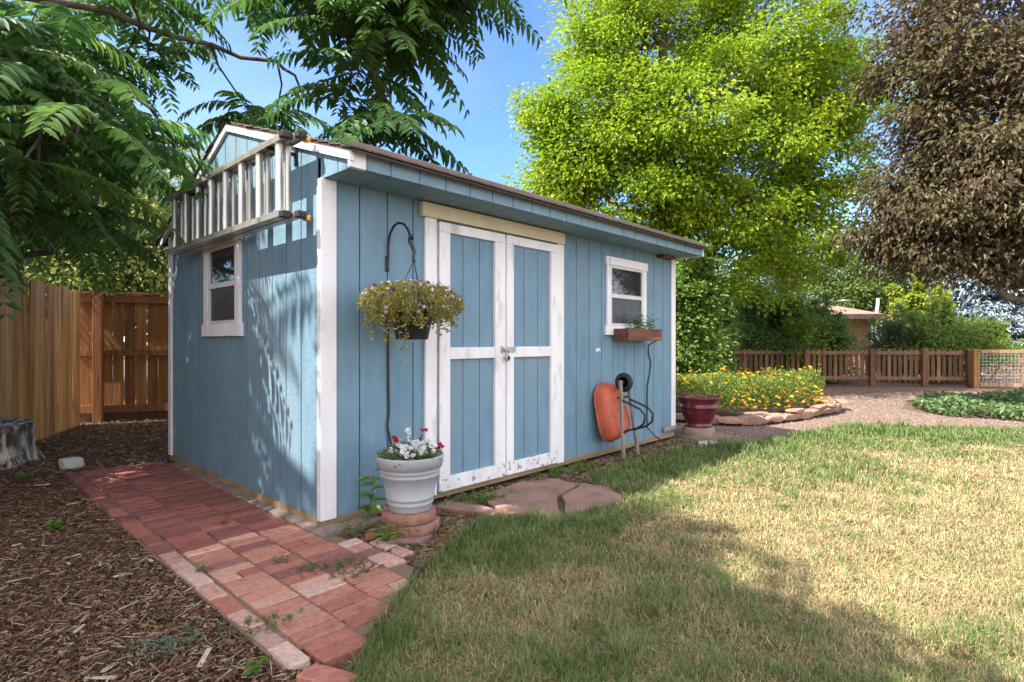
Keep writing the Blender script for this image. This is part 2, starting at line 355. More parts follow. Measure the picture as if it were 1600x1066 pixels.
slab([(1.66, -.67), (2.06, -.565), (2.11, -.76), (1.94, -1.06), (1.66, -1.06), (1.28, -.985)], -.04, .002, 'red flagstone at the lawn edge beyond the large one')
slab([(.12, -.5), (.3, -.66), (.46, -.6), (.42, -.42), (.2, -.36)], -.04, .002, 'thin broken flagstone under the round pavers')
# black lawn edging
b = MB(); pts = [(-.72, -1.53), (-.47, -1.345), (-.2, -1.15), (.01, -1.0), (.3, -.865), (.52, -.755), (.82, -.625)]
for i in range(len(pts)-1):
    a = Vector((*pts[i], 0)); c = Vector((*pts[i+1], 0)); d = (c-a); L = d.length
    b.cbox((L+.006, .012, .06), Matrix.Translation(((a+c)/2)+Vector((0, 0, -.018))) @ Euler((0, 0, math.atan2(d.y, d.x))).to_matrix().to_4x4())
tag(b.build('lawn_edging', M('edging', (.1, .075, .06), (.05, .04, .035), .8)), 'dark garden edging strip between the brick paving and the lawn', 'edging')

# ------------------------------------------------------------------ the shed
LX = 4.80; WY = 3.07; ZE = 2.245; RY = 1.56; RZ = 3.03
shed = thing('garden_shed', 'blue timber garden shed with white trim and double doors', 'shed')
SP = .2235
def planks_front():
    b = MB(); b.box((0, .016, .05), (LX, .05, ZE+.14), (.3, .33, .36))
    xs = [0]+[.05+SP*i for i in range(1, 22)]; xs = [x for x in xs if x < LX-.05]+[LX]
    for i in range(len(xs)-1):
        a, c = xs[i]+.005, xs[i+1]-.005
        t = random.uniform(.95, 1.05)
        # cut holes for the window opening only
        b.box((a, 0, .05), (c, .02, ZE+.1), (t, t, t))
    return b
planks_front().build('front_wall', siding, shed)
def gable_z(y): return RZ-.06-(RY-y)*.345 if y < RY else RZ-.06-(y-RY)*.42
b = MB()
def vpoly(b, pts, x0, x1, c=WHITE1):
    n = len(pts); vs = [(x0, y, z) for y, z in pts]+[(x1, y, z) for y, z in pts]
    b.add(vs, [tuple(range(n)), tuple(range(n, 2*n))[::-1]]+[(i, n+i, n+(i+1) % n, (i+1) % n) for i in range(n)], c)
vpoly(b, [(-.004, .05), (WY, .05), (WY, gable_z(WY)), (RY, gable_z(RY)), (-.004, gable_z(-.004))], .02, .05, (.22, .25, .3))
ys = [.0]+[.06+SP*i for i in range(0, 14)]+[WY]
for i in range(len(ys)-1):
    a, c = (ys[i]+.006 if i else -.004), ys[i+1]-.006; t = random.uniform(.95, 1.05)
    top = [(c, gable_z(c))]+([(RY, gable_z(RY))] if a < RY < c else [])+[(a, gable_z(a))]
    vpoly(b, [(a, .05), (c, .05)]+top, 0, .022, (t, t, t))
# return of the gable siding out to the eave
vpoly(b, [(-.335, ZE), (-.2, ZE), (-.2, gable_z(-.2)), (-.335, gable_z(-.335))], 0, .022)
vpoly(b, [(-.19, ZE), (-.013, ZE), (-.013, gable_z(-.013)), (-.19, gable_z(-.19))], 0, .022)
vpoly(b, [(-.335, ZE+.002), (-.0, ZE+.002), (-.0, gable_z(-.02)), (-.335, gable_z(-.335)-.002)], .01, .03, (.5, .55, .6))
b.build('gable_wall', siding, shed)
MB().box((.05, WY-.05, .05), (LX, WY, gable_z(WY))).build('rear_wall', siding, shed)
b = MB(); vpoly(b, [(.05, .05), (WY-.05, .05), (WY-.05, gable_z(WY)), (RY, gable_z(RY)), (.05, gable_z(.05))], LX-.04, LX)
b.build('end_wall', siding, shed)
# skids
b = MB(); b.box((-.012, -.012, -.005), (LX, .06, .05), bev=.004); b.box((-.01, .06, -.005), (.06, WY, .048)); b.build('skid_beam', skidwood, shed)
# corner trims
b = MB(); b.box((-.02, -.02, .045), (.092, -.0005, ZE-.002), bev=.003); b.box((-.0195, 0, .045), (-.0005, .03, ZE-.002))
for zz in (.12, .92, 1.75, 2.18):
    for xx in (.012, .07): b.lathe([(.0038, 0), (.003, .0012), (0, .0014)], (xx+random.gauss(0, .004), -.02, zz+random.gauss(0, .02)), 8, (.55, .46, .4), axis=Vector((0, -1, 0)))
b.build('corner_trim', white, shed)
b = MB(); b.box((LX-.085, -.02, .1), (LX+.02, -.0005, ZE-.02), bev=.003); b.build('corner_trim', white, shed)
MB().box((-.02, WY-.06, .05), (-.0005, WY+.015, 2.25)).build('corner_trim', white, shed)
# eave box: soffit + fascia in siding strips
b = MB(); x = 0.02; b.box((.03, -.35, ZE+.012), (LX+.06, -.002, ZE+.03), (.5, .5, .5))
edges = [.092]+[.267+.2273*i for i in range(0, 21)]; edges = [e for e in edges if e < LX]+[LX+.02]
for i in range(len(edges)-1):
    a, c = edges[i]+.004, edges[i+1]-.004
    b.box((a if i else .024, -.352, ZE), (c, -.003, ZE+.014))
b.build('soffit', siding_eave, shed)
b = MB()
for i in range(len(edges)-1):
    b.box((edges[i]+.004, -.372, ZE-.004), (edges[i+1]-.004, -.354, ZE+.1))
b.box((.05, -.365, ZE), (LX+.02, -.353, ZE+.1), (.4, .4, .4)); b.build('fascia', siding_eave, shed)
b = MB(); b.box((-.02, -.374, ZE-.006), (.09, -.338, ZE+.105), bev=.003); b.build('fascia_end', white, shed)
b = MB(); b.box((LX+.022, -.374, ZE-.006), (LX+.06, -.0, ZE+.105), bev=.003); b.build('fascia_end', white, shed)
MB().box((-.02, -.392, ZE+.1), (LX+.075, -.375, ZE+.148), bev=.004).build('drip_edge', brownpaint, shed)
# rakes
def rake(y0, y1, x0, x1, hgt):
    b = MB(); z = lambda y: gable_z(y)+.045
    pts = [(y0, z(y0)-hgt), (y1, z(y1)-hgt), (y1, z(y1)), (y0, z(y0))]
    vpoly(b, pts, x0, x1); return b
rake(-.385, RY-.002, -.022, -.002, .07).build('rake_board', white, shed)
rake(RY+.002, 3.42, -.022, -.002, .07).build('rake_board', white, shed)
# roof in shingle courses
roof = MB()
for sl_, yend in ((-.345, -.43), (.42, 3.45)):
    n = 14; sgn = -1 if sl_ < 0 else 1
    ln = abs(yend-RY); s = abs(sl_); ang = math.atan(s)
    vs = [(-.028, RY, RZ-.028), (LX+.08, RY, RZ-.028), (LX+.08, yend, RZ-.028-ln*s), (-.028, yend, RZ-.028-ln*s)]
    roof.add([Vector(v) for v in vs]+[Vector(v)+Vector((0, 0, .014)) for v in vs], [(0, 1, 2, 3), (4, 5, 6, 7), (0, 1, 5, 4), (1, 2, 6, 5), (2, 3, 7, 6), (3, 0, 4, 7)], (.7, .55, .5))
    for i in range(n):
        y0 = RY+sgn*ln*i/n; y1 = RY+sgn*(ln*(i+1)/n+.012)
        z0 = RZ-.012-abs(y0-RY)*s; z1 = RZ-.002-abs(y1-RY)*s
        j = 0; xx = -.036+random.uniform(-.01, .006)
        while xx < LX+.08:
            w = random.uniform(.28, .36) if xx > 0 else random.uniform(.15, .3); x1 = min(xx+w, LX+.095); t = random.uniform(.75, 1.2)
            q = [(xx, y0, z0), (x1-.004, y0, z0), (x1-.004, y1, z1), (xx, y1, z1)]
            roof.add([Vector(v)+Vector((0, 0, .006)) for v in q]+[Vector(v)-Vector((0, 0, .004)) for v in q], [(0, 1, 2, 3), (7, 6, 5, 4), (0, 4, 5, 1), (1, 5, 6, 2), (2, 6, 7, 3), (3, 7, 4, 0)], (t, t*.97, t*.95))
            xx = x1
rf = roof.build('roof', shingle, shed)
b = MB()
for i in range(17): b.add([(i*.29-.06, RY-.13, RZ-.03), (i*.29+.28, RY-.13, RZ-.03), (i*.29+.28, RY, RZ+.018), (i*.29-.06, RY, RZ+.018), (i*.29-.06, RY+.13, RZ-.035), (i*.29+.28, RY+.13, RZ-.035)], [(0, 1, 2, 3), (3, 2, 5, 4)], (.8, .78, .75))
b.build('ridge_cap', shingle, rf)

# door surround and doors
b = MB(); b.box((.775, -.05, 2.128), (2.49, -.0005, 2.235), bev=.004); b.build('door_header', tan, shed)
for x0, x1 in ((.815, .925), (2.392, 2.5)):
    b = MB(); b.box((x0, -.028, .03), (x1, -.0005, 2.127), bev=.003); b.build('door_trim', peel if 0 else white, shed)
def door(x0, x1, sl0, sl1, name_label):
    d = MB()
    d.box((x0, -.008, .06), (x1, -.0008, 2.1), (.45, .5, .55))
    dd = None
    grooves = [sl0, (sl0*.66+sl1*.34)-.015, (sl0*.3+sl1*.7)-.01, sl1]
    for i in range(3):
        d.box((grooves[i]+.0035, -.015, .06), (grooves[i+1]-.0035, -.0085, 2.09), (1.0, 1.02, 1.03))
    dd = d.build('door', siding, shed)
    f = MB()
    f.box((x0, -.042, .155), (sl0, -.009, 2.035), bev=.003); f.box((sl1, -.042, .155), (x1, -.009, 2.035), bev=.003)
    f.box((x0, -.041, 2.036), (x1, -.009, 2.112), bev=.003); f.box((sl0+.001, -.04, 1.058), (sl1-.001, -.009, 1.15), bev=.003)
    for zz in (.2, .6, 1.1, 1.6, 2.0):
        for xx in (x0+.03, sl1+.05): f.lathe([(.005, 0), (.004, .0012), (0, .0014)], (xx+random.gauss(0, .006), -.042, zz+random.gauss(0, .03)), 8, (.4, .33, .28), axis=Vector((0, -1, 0)))
    f.build('frame', white, dd)
    f = MB(); f.box((x0, -.0435, .045), (x1, -.009, .154), bev=.004); f.build('bottom_rail', peel, dd)
    return dd
d1 = door(.94, 1.663, 1.047, 1.54, '')
d2 = door(1.683, 2.38, 1.772, 2.283, '')
b = MB(); b.box((1.664, -.03, .05), (1.682, -.009, 2.09)); b.build('astragal', sashgray, d1)
for x in (.932, 2.386):
    b = MB(); b.tube([(x, -.022, .075), (x, -.022, 2.09)], .004, 6)
    for z in np.arange(.08, 2.08, .028): b.tube([(x, -.024, z), (x, -.024, z+.02)], .006, 6)
    b.build('piano_hinge', steel, shed)
b = MB(); b.box((1.69, -.052, 1.105), (1.78, -.043, 1.15)); b.box((1.605, -.05, 1.1), (1.63, -.043, 1.155)); b.tube([(1.635, -.045, 1.12), (1.645, -.07, 1.12), (1.66, -.07, 1.12), (1.67, -.045, 1.12)], .005, 6)
b.box((1.63, -.056, 1.112), (1.7, -.051, 1.143)); b.build('hasp', steel, shed)
pl = MB()
ax = Vector((-.15, -1, .12)).normalized()
pl.lathe([(.0, -.012), (.022, -.012), (.026, -.006), (.026, .006), (.022, .012), (.0, .012)], (1.652, -.078, 1.055), 24, axis=ax)
po = pl.build('padlock', steel); tag(po, 'round steel padlock hanging from the hasp between the two doors', 'padlock')
sh = MB().tube([(1.638, -.078, 1.075), (1.636, -.078, 1.11), (1.645, -.078, 1.126), (1.658, -.078, 1.126), (1.668, -.078, 1.11), (1.664, -.078, 1.075)], .004, 8); sh.build('shackle', steel, po)
MB().lathe([(0, .0125), (.014, .0125), (.014, .016), (0, .016)], (1.652, -.078, 1.055), 16, axis=ax).build('dial', blackp, po)

# front window
def window(kind, a0, a1, z0, z1, g0, g1, gz0, gz1, mid):
    # kind front: a = x, plane y=0 facing -y ; side: a = y, plane x=0 facing -x
    def bx(mb, lo, hi, d0, d1, c=WHITE1, bev=.002):
        if kind == 'f': mb.box((lo[0], -d1, lo[1]), (hi[0], -d0, hi[1]), c, None, bev)
        else: mb.box((-d1, lo[0], lo[1]), (-d0, hi[0], hi[1]), c, None, bev)
    b = MB(); bx(b, (g0-.02, gz0-.02), (g1+.02, gz1+.02), .0008, .003); w = b.build('window', dark, shed)
    for ca, cb in ((a0+.02, g0-.022), (g1+.022, a1-.02)):
        b = MB(); bx(b, (ca, gz0-.01), (cb, gz1+.02), .0006, .026); b.build('casing', white, w)
    b = MB(); bx(b, (a0-.005, gz1+.021), (a1+.005, z1), .0006, .03); b.build('head_casing', tan if kind == 's' else white, w)
    b = MB(); bx(b, (a0-.01, z0), (a1+.01, gz0-.011), .0006, .032); b.build('sill', white, w)
    b = MB(); e = .028
    bx(b, (g0-.02, gz0-.01), (g0+.005, gz1+.02), .003, .022); bx(b, (g1-.005, gz0-.01), (g1+.02, gz1+.02), .003, .022)
    bx(b, (g0+.006, gz1-.01), (g1-.006, gz1+.02), .003, .021); bx(b, (g0+.006, gz0-.01), (g1-.006, gz0+.018), .003, .021)
    bx(b, (g0+.006, mid-.022), (g1-.006, mid+.022), .003, .024); b.build('sash', sashgray, w)
    b = MB(); bx(b, (g0+.006, mid+.023), (g1-.006, gz1-.011), .0035, .008, bev=0); b.build('pane', glass, w)
    b = MB(); bx(b, (g0+.006, gz0+.019), (g1-.006, mid-.023), .0035, .007, bev=0); b.build('pane', screen, w)
    return w
window('f', 3.235, 4.1, 1.265, 2.108, 3.345, 3.985, 1.375, 2.0, 1.69)
ws = window('s', 1.25, 2.085, 1.24, 2.078, 1.375, 1.94, 1.355, 1.985, 1.672)
# small fittings
b = MB(); b.box((4.36, -.1, ZE-.035), (4.66, -.003, ZE-.006)); b.build('vent_block', redwood, shed)
b = MB(); b.box((4.48, -.05, .085), (4.78, -.021, .135), bev=.006); b.build('hose_guide', oldwood, shed)
b = MB(); b.box((3.07, -.006, 1.085), (3.15, -.0005, 1.125), bev=.004); b.tube([(3.12, -.004, 1.1), (3.12, -.03, 1.09)], .008, 8); b.build('cable_inlet', sashgray, shed)
# ladder brackets
for y in (.35, 2.0):
    b = MB(); b.box((-.212, y-.012, 2.462), (-.0, y+.012, 2.482)); b.box((-.01, y-.02, 2.4), (-.0005, y+.02, 2.54))
    b.build('ladder_bracket', ironm, shed)

# plant bracket
pb = thing('plant_bracket', 'curved black iron plant hook screwed to the blue wall left of the doors', 'plant hook', (.49, 0, 1.72))
b = MB(); b.box((.478, -.016, 1.69), (.502, -.001, 1.80), bev=.003); b.build('wall_plate', ironm, pb)
arc = [(.49, -.014, 1.70), (.49, -.02, 1.80), (.49, -.022, 1.88), (.49, -.04, 1.95), (.49, -.085, 2.0), (.49, -.14, 2.015), (.49, -.2, 2.0), (.49, -.25, 1.955), (.49, -.275, 1.9), (.49, -.29, 1.885), (.49, -.31, 1.895)]
MB().tube(arc, .0085, 8).build('arm', ironm, pb)
# hanging basket
BC = Vector((.46, -.335, 1.395))
hb = thing('hanging_basket', 'hanging basket overflowing with small pale pink and purple flowers', 'hanging basket', (BC.x, BC.y, 1.22))
b = MB(); b.lathe([(.0, -.185), (.1, -.185), (.105, -.18), (.145, .0), (.155, .0), (.155, .018), (.14, .018), (.138, 0)], BC, 28); b.build('pot', blackp, hb)
b = MB(); hk = [(.487, -.30, 1.9), (.487, -.288, 1.915), (.487, -.275, 1.905), (.487, -.273, 1.88), (.489, -.3, 1.845), (.49, -.318, 1.81), (.489, -.31, 1.77), (.487, -.32, 1.74)]
b.tube([(x, y, z-.012) for x, y, z in hk], [.012, .014, .013, .012, .013, .012, .009, .012], 8)
b.build('hook', blackp, hb)
b = MB()
for g in (.3, 2.4, 4.5):
    p = BC+Vector((math.cos(g)*.145, math.sin(g)*.145, .01)); b.tube([(.487, -.32, 1.735), tuple(p)], .003, 5)
b.build('hanger_wire', blackp, hb)
def blob(n, ctr, rad, zcut=None):
    d = rdir(n); r = rng.random(n)**.35; P = np.array(ctr)+d*r[:, None]*np.array(rad); return P, d
n = 7000; P, d = blob(n, BC+Vector((0, 0, .055)), (.365, .3, .14))
g = vnoise(P[:, 0]+P[:, 2], P[:, 1]*1.0+P[:, 2]*.7, 14)
P = P[(g > .3)]; d = d[g > .3]
tr = []
for px_, py_, zz in ((-.36, -.02, -.1), (-.28, -.1, -.22), (-.2, -.18, -.27), (-.34, -.06, -.16), (.12, -.22, -.12), (.3, -.1, -.08), (-.1, -.25, -.1), (.02, -.26, -.15)):
    t = rng.random((70, 1)); e = np.array([px_, py_, zz]); s0 = np.array([px_*.7, py_*.7, .03]); tr.append(np.array(BC)+s0*(1-t)+e*t+rng.normal(0, .02, (70, 3)))
tr = np.concatenate(tr); P = np.concatenate([P, tr]); d = np.concatenate([d, rdir(len(tr))])
P[:, 1] = np.minimum(P[:, 1], -.035); n = len(P)
A = nrm(d+rdir(n)*.8+np.array([0, 0, -.15])); Nn = nrm(d+rdir(n)*.7+np.array([0, 0, .5]))
C = mixc((.2, .22, .05), (.46, .38, .12), rng.random(n)**1.2)
leaves('foliage', P, A, Nn, rng.uniform(.016, .034, n), rng.uniform(.009, .016, n), C, leaf2m, hb)
def flowers(name, ctrs, dirs, size, cols, parent, petals=5):
    n = len(ctrs); g = np.arange(petals)*2*math.pi/petals; D = nrm(dirs)
    a = nrm(np.cross(D, rdir(n))); b_ = np.cross(D, a)
    AA = (a[:, None]*np.cos(g)[None, :, None]+b_[:, None]*np.sin(g)[None, :, None]+D[:, None]*.35).reshape(-1, 3)
    PP = np.repeat(ctrs, petals, 0); NN = np.repeat(D, petals, 0); L = np.repeat(size, petals)
    return leaves(name, PP, AA, NN, L, L*.95, np.repeat(cols, petals, 0), petalm, parent)
n = 130; P, d = blob(n, BC+Vector((0, 0, .06)), (.355, .3, .145)); P = np.array(BC)+np.array([0, 0, .06])+d*np.array([.355, .3, .15])*rng.uniform(.9, 1.05, (n, 1)); P[:, 1] = np.minimum(P[:, 1], -.04)
k_ = (P[:, 2] > BC.z-.05); P = P[k_]; d = d[k_]; n = len(P)
cc = np.array([(.75, .62, .66), (.6, .4, .5), (.2, .05, .22), (.8, .75, .75), (.07, .03, .09)])[rng.integers(0, 5, n)]
flowers('blossom', P, d+np.array([0, -.4, .2]), rng.uniform(.009, .016, n), cc, hb)
# drip tubes
def hose(pts, r, label):
    return tag(MB().tube(pts, r, 8).build('irrigation_hose', blackp), label, 'hose')
hose([(.497, -.013, 1.36), (.496, -.013, 1.2), (.499, -.011, .9), (.503, -.012, .7), (.488, -.013, .6), (.512, -.013, .5), (.53, -.015, .4), (.52, -.014, .25), (.525, -.02, .06), (.52, -.06, .0)], .0075, 'thin black hose running down the wall below the hanging basket')
hose([(4.12, -.14, 1.21), (4.13, -.02, 1.15), (4.15, -.012, 1.05), (4.2, -.013, .95), (4.17, -.012, .8), (4.12, -.011, .65), (4.115, -.012, .3), (4.12, -.012, .18), (4.15, -.1, .08), (4.2, -.25, .0)], .0075, 'thin black hose running down the wall below the wooden window box')
# window box
wb = thing('window_box', 'red stained wooden window box under the right shed window', 'planter box', (3.72, -.12, 1.2))
b = MB(); b.box((3.36, -.22, 1.2), (4.08, -.195, 1.335), bev=.003); b.box((3.36, -.034, 1.2), (4.08, -.033+.0, 1.335)) if 0 else None
b.box((3.362, -.194, 1.205), (4.078, -.034, 1.225)); b.box((3.361, -.194, 1.226), (3.385, -.034, 1.333)); b.box((4.055, -.194, 1.226), (4.079, -.034, 1.333)); b.box((3.386, -.05, 1.226), (4.054, -.034, 1.333))
b.build('box', redwood, wb); MB().box((3.387, -.193, 1.226), (4.053, -.052, 1.31)).build('soil', soilm, wb)
def sprigs(name, label, cat, base, spread, nst, hgt, leafn, L, W_, c0, c1, group=None, lean=.35, mat=None, stemcol=(.1, .16, .05), flowersat=None):
    """an upright leafy plant: stems with leaves; base list of stem feet"""
    t = thing(name, label, cat, base, group); st = MB(); PP = []; AA = []
    for i in range(nst):
        f = Vector(base)+Vector((random.gauss(0, 1)*spread[0], random.gauss(0, 1)*spread[1], 0))
        h = hgt*random.uniform(.5, 1.0); ln = Vector((random.gauss(0, lean), random.gauss(0, lean), 1)); ln2 = Vector((random.gauss(0, lean), random.gauss(0, lean), .2))
        pts = [f+ln*h*k/4+ln2*h*.35*(k/4)**2 for k in range(5)]
        st.tube(pts, [max(.0015, .006*hgt)*(1-.15*k) for k in range(5)], 5, stemcol)
        for j in range(leafn):
            s = (j+1.5)/(leafn+.5)*4; k = min(int(s), 3); p = pts[k].lerp(pts[k+1], min(1, s-k)); g = j*2.4+i
            PP.append(p); AA.append(Vector((math.cos(g), math.sin(g), random.uniform(-.1, .6))))
        if nst <= 6: st.build('stem', leafm, t); st = MB()
    if nst > 6: st.build('stem', leafm, t)
    n = len(PP); PP = np.array(PP); AA = np.array(AA)
    leaves('foliage', PP, AA, np.array([0, 0, 1.])+rdir(n)*.35, rng.uniform(.7, 1.2, n)*L, rng.uniform(.8, 1.1, n)*W_, mixc(c0, c1, rng.random(n)), mat or leafm, t)
    return t
sprigs('window_box_plant', 'pale green leafy plant growing from the wooden window box', 'plant', (3.83, -.12, 1.31), (.13, .025), 13, .19, 12, .055, .022, (.12, .22, .05), (.25, .33, .1), lean=.5)

# grey pot on pavers
PC = Vector((.375, -.43, 0))
for z0, lab, off in ((.0, 'round red concrete paver, lower of the two under the grey pot', (.01, -.01)), (.066, 'round red concrete paver directly under the grey pot', (-.005, .01))):
    b = MB(); b.lathe([(.0, z0), (.168, z0), (.175, z0+.006), (.172, z0+.056), (.164, z0+.064), (.0, z0+.064)], PC+Vector((*off, 0)), 40); tag(b.build('round_paver', concrete), lab, 'paver')
z = .131; gp_ = thing('flower_pot', 'large pale grey ridged flower pot on round red pavers by the doors', 'flower pot', (PC.x, PC.y, z))
pr = [(0, 0), (.138, 0), (.146, .012), (.15, .04), (.157, .045), (.158, .055), (.154, .06), (.157, .075), (.165, .08), (.166, .09), (.162, .095), (.188, .215), (.197, .22), (.198, .228), (.193, .234), (.195, .245), (.204, .25), (.205, .258), (.2, .264), (.203, .275)]
b = MB(); b.lathe([(r*.94, z+h) for r, h in pr], PC, 56); b.build('body', graypot, gp_)
b = MB(); b.lathe([(r*.94, z+h) for r, h in ((.203, .272), (.216, .275), (.228, .342), (.226, .348), (.214, .348), (.205, .28))], PC, 56); b.build('rim', graypot, gp_)
b = MB(); b.lathe([(0, z+.29), (.191, z+.285), (.186, z+.27), (0, z+.27)], PC, 30); b.build('soil', soilm, gp_)
fp = thing('bedding_flowers', 'white and red petunias growing in the grey flower pot', 'flowers', (PC.x, PC.y, z+.29))
n = 1100; P, d = blob(n, PC+Vector((0, 0, z+.335)), (.2, .2, .06)); A = nrm(d+rdir(n)*.7+np.array([0, 0, .5]))
leaves('foliage', P, A, np.array([0, 0, 1.])+rdir(n)*.8, rng.uniform(.02, .045, n), rng.uniform(.012, .02, n), mixc((.09, .15, .05), (.3, .36, .2), rng.random(n)), leafm, fp)
def fl(n, box, c, s, nm):
    P = np.array(PC)+np.array([0, 0, z])+rng.uniform(-1, 1, (n, 3))*np.array(box[3:])+np.array(box[:3])
    flowers(nm, P, rdir(n)*.6+np.array([-.4, -.6, .6]), rng.uniform(.7, 1.1, n)*s, np.tile(np.array(c), (n, 1)), fp)
fl(75, (-.02, -.07, .40, .13, .1, .035), (.82, .82, .84), .02, 'white_blossom'); fl(5, (.0, .02, .47, .02, .03, .025), (.82, .82, .84), .024, 'white_blossom')
fl(4, (-.1, .02, .45, .016, .02, .015), (.42, .02, .03), .019, 'red_blossom'); fl(5, (.1, .0, .455, .018, .02, .035), (.4, .02, .05), .019, 'red_blossom'); fl(4, (.165, -.1, .39, .012, .02, .02), (.42, .03, .12), .019, 'red_blossom')

# wheelbarrow leaning on the wall
wbw = thing('wheelbarrow', 'small wheelbarrow with orange tub stood on end against the blue wall', 'wheelbarrow', (3.25, -.15, 0))
b = MB(); rings = []
for t in np.linspace(0, 1, 9):
    hw = .215-.075*t**1.6-(.03 if t > .95 else 0); hh = .3-.085*t**1.6-(.03 if t > .95 else 0); dep = .0+.135*min(1, math.sin(t*math.pi/2)*1.0)
    ring = []
    for k in range(40):
        g = 2*math.pi*k/40; c, s = math.cos(g), math.sin(g); e = 2/3.2
        xx = hw*math.copysign(abs(c)**e, c); zz = hh*math.copysign(abs(s)**e, s); xx *= (1-.12*(zz/hh)) 
        ring.append(Vector((xx, -dep, zz)))
    rings.append(ring)
mt = Matrix.Translation((3.2, -.075, .455)) @ Euler((R(-9), R(-10), 0)).to_matrix().to_4x4()
vs = [mt @ v for r_ in rings for v in r_]; fs = [(i*40+k, i*40+(k+1) % 40, (i+1)*40+(k+1) % 40, (i+1)*40+k) for i in range(8) for k in range(40)]+[tuple(range(320, 360))]
b.add(vs, fs, smooth=True)
ins = [mt @ Vector((v.x*.97, v.y+.012, v.z*.97)) for r_ in rings for v in r_]; b.add(ins, [f[::-1] for f in fs], smooth=True)
tray = b.build('tray', orangetub, wbw)
MB().tube([mt @ v for v in rings[0]]+[mt @ rings[0][0]], .009, 6).build('rim', orangetub, tray)
for a, c in (((3.16, -.285, -.02), (3.11, -.275, .80)), ((3.47, -.27, -.02), (3.27, -.26, .80))):
    a = Vector(a); c = Vector(c); d = c-a; b = MB()
    b.cbox((.035, .035, d.length), Matrix.Translation((a+c)/2) @ d.to_track_quat('Z', 'Y').to_matrix().to_4x4(), bev=.008); b.build('handle', oldwood, wbw)
wc = Vector((3.19, -.267, .775)); ax = Vector((1, 0, 0))
b = MB(); b.lathe([(.055, -.02), (.085, -.028), (.098, -.015), (.101, 0), (.098, .015), (.085, .028), (.055, .02), (.052, 0), (.055, -.02)], wc, 36, axis=ax); w = b.build('wheel', rubber, wbw)
b = MB(); b.lathe([(.0, -.02), (.02, -.022), (.022, -.01), (.05, -.006), (.055, -.019), (.055, .019), (.05, .006), (.022, .01), (.02, .022), (0, .02)], wc, 28, axis=ax); b.build('rim', ironm, w)
b = MB(); b.tube([(3.1, -.27, .775), (3.28, -.265, .775)], .008, 8); b.build('axle', steel, wbw)
for dx in (0, .16):
    P_ = [(x_, y_-.05, z_) for x_, y_, z_ in [(3.12+dx*.9, -.24, .60), (3.14+dx, -.3, .57), (3.16+dx, -.42, .52), (3.17+dx, -.47, .46), (3.17+dx, -.46, .38), (3.16+dx, -.4, .33), (3.15+dx*1.15, -.28, .29), (3.14+dx*1.4, -.245, .27)]]
    MB().tube(P_, .011, 8).build('leg_tube', ironm, wbw)
MB().tube([(3.1, -.255, .62), (3.33, -.245, .62)], .01, 8).build('cross_brace', ironm, wbw)

# red ceramic pot
RC = Vector((5.15, -.17, -.03))
b = MB(); b.lathe([(0, 0), (.21, 0), (.215, .02), (.205, .07), (.205, .075), (.2, .11), (.19, .125), (0, .125)], RC, 40); tag(b.build('pot_base', claym), 'round clay base ring under the glossy dark red pot', 'pot base')
b = MB(); poly = [(4.8, -.25), (5.0, -.52), (5.35, -.55), (5.5, -.3), (5.3, .05), (4.95, .05)]; b.prism(poly, -.04, -.012); tag(b.build('stepping_stone', flagm), 'flat reddish stone under the base of the glossy red pot', 'stepping stone')
rp = thing('ceramic_pot', 'glossy dark red ceramic pot standing on a clay ring by the shed', 'pot', (RC.x, RC.y, .095))
b = MB(); b.lathe([(0, .125), (.15, .125), (.168, .13), (.172, .15), (.16, .165), (.168, .2), (.2, .27), (.222, .33), (.228, .37), (.236, .375), (.236, .39), (.229, .395), (.236, .45), (.255, .48), (.275, .5), (.275, .512), (.262, .516), (.235, .49), (.22, .42), (.2, .4)], RC, 56); b.build('body', redglaze, rp)
b = MB(); b.lathe([(0, .44), (.222, .43), (.2, .41), (0, .41)], RC, 30); b.build('soil', soilm, rp)
b = MB()
for i in range(9):
    a = RC+Vector((random.gauss(0, .08), random.gauss(0, .08), .43)); b.tube([a, a+Vector((random.gauss(0, .05), random.gauss(0, .05), .07)), a+Vector((random.gauss(0, .1), random.gauss(0, .1), .1+random.random()*.05))], .004, 5, (.4, .25, .12))
b.build('dead_stem', M('dry stalk', (.28, .2, .12), None, .9), rp)
b = MB(); b.prism([(4.42, -.5), (4.5, -.66), (4.72, -.62), (4.78, -.5), (4.6, -.42)], -.03, .005); b.build('pale_slate', rockm); tag(bpy.data.objects['pale_slate'], 'flat white stone chip lying at the lawn edge near the red pot', 'stone')

# ------------------------------------------------------------------ ladder
ld = thing('extension_ladder', 'aluminium extension ladder hung sideways high on the shed gable', 'ladder', (-.16, 1.15, 1.99))
def section(x0, x1, y0, y1, z0, z1, ru):
    for za, zb in ((z0, z0+.03), (z1-.03, z1)):
        b = MB(); b.box((x0, y0, za), (x1, y1, zb), bev=.002); zi = zb if za == z0 else za
        for xx in (x0, x1-.006): b.box((xx, y0+.001, min(zi, zi+(.012 if za == z0 else -.012))), (xx+.006, y1-.001, max(zi, zi+(.012 if za == z0 else -.012))))
        b.build('rail', alu, ld)
    for y in ru:
        xc = (x0+x1)/2; b = MB(); b.tube([(xc, y, z0+.03), (xc, y, z1-.03)], .0235, 12)
        b.lathe([(.029, 0), (.029, .012), (.0235, .016)], (xc, y, z1-.05), 12); b.build('rung', alu, ld)
section(-.215, -.155, .14, 2.46, 1.99, 2.515, [2.3-.298*i for i in range(8)])
section(-.15, -.092, .07, 2.4, 1.985, 2.52, [2.32-.298*i for i in range(8)])
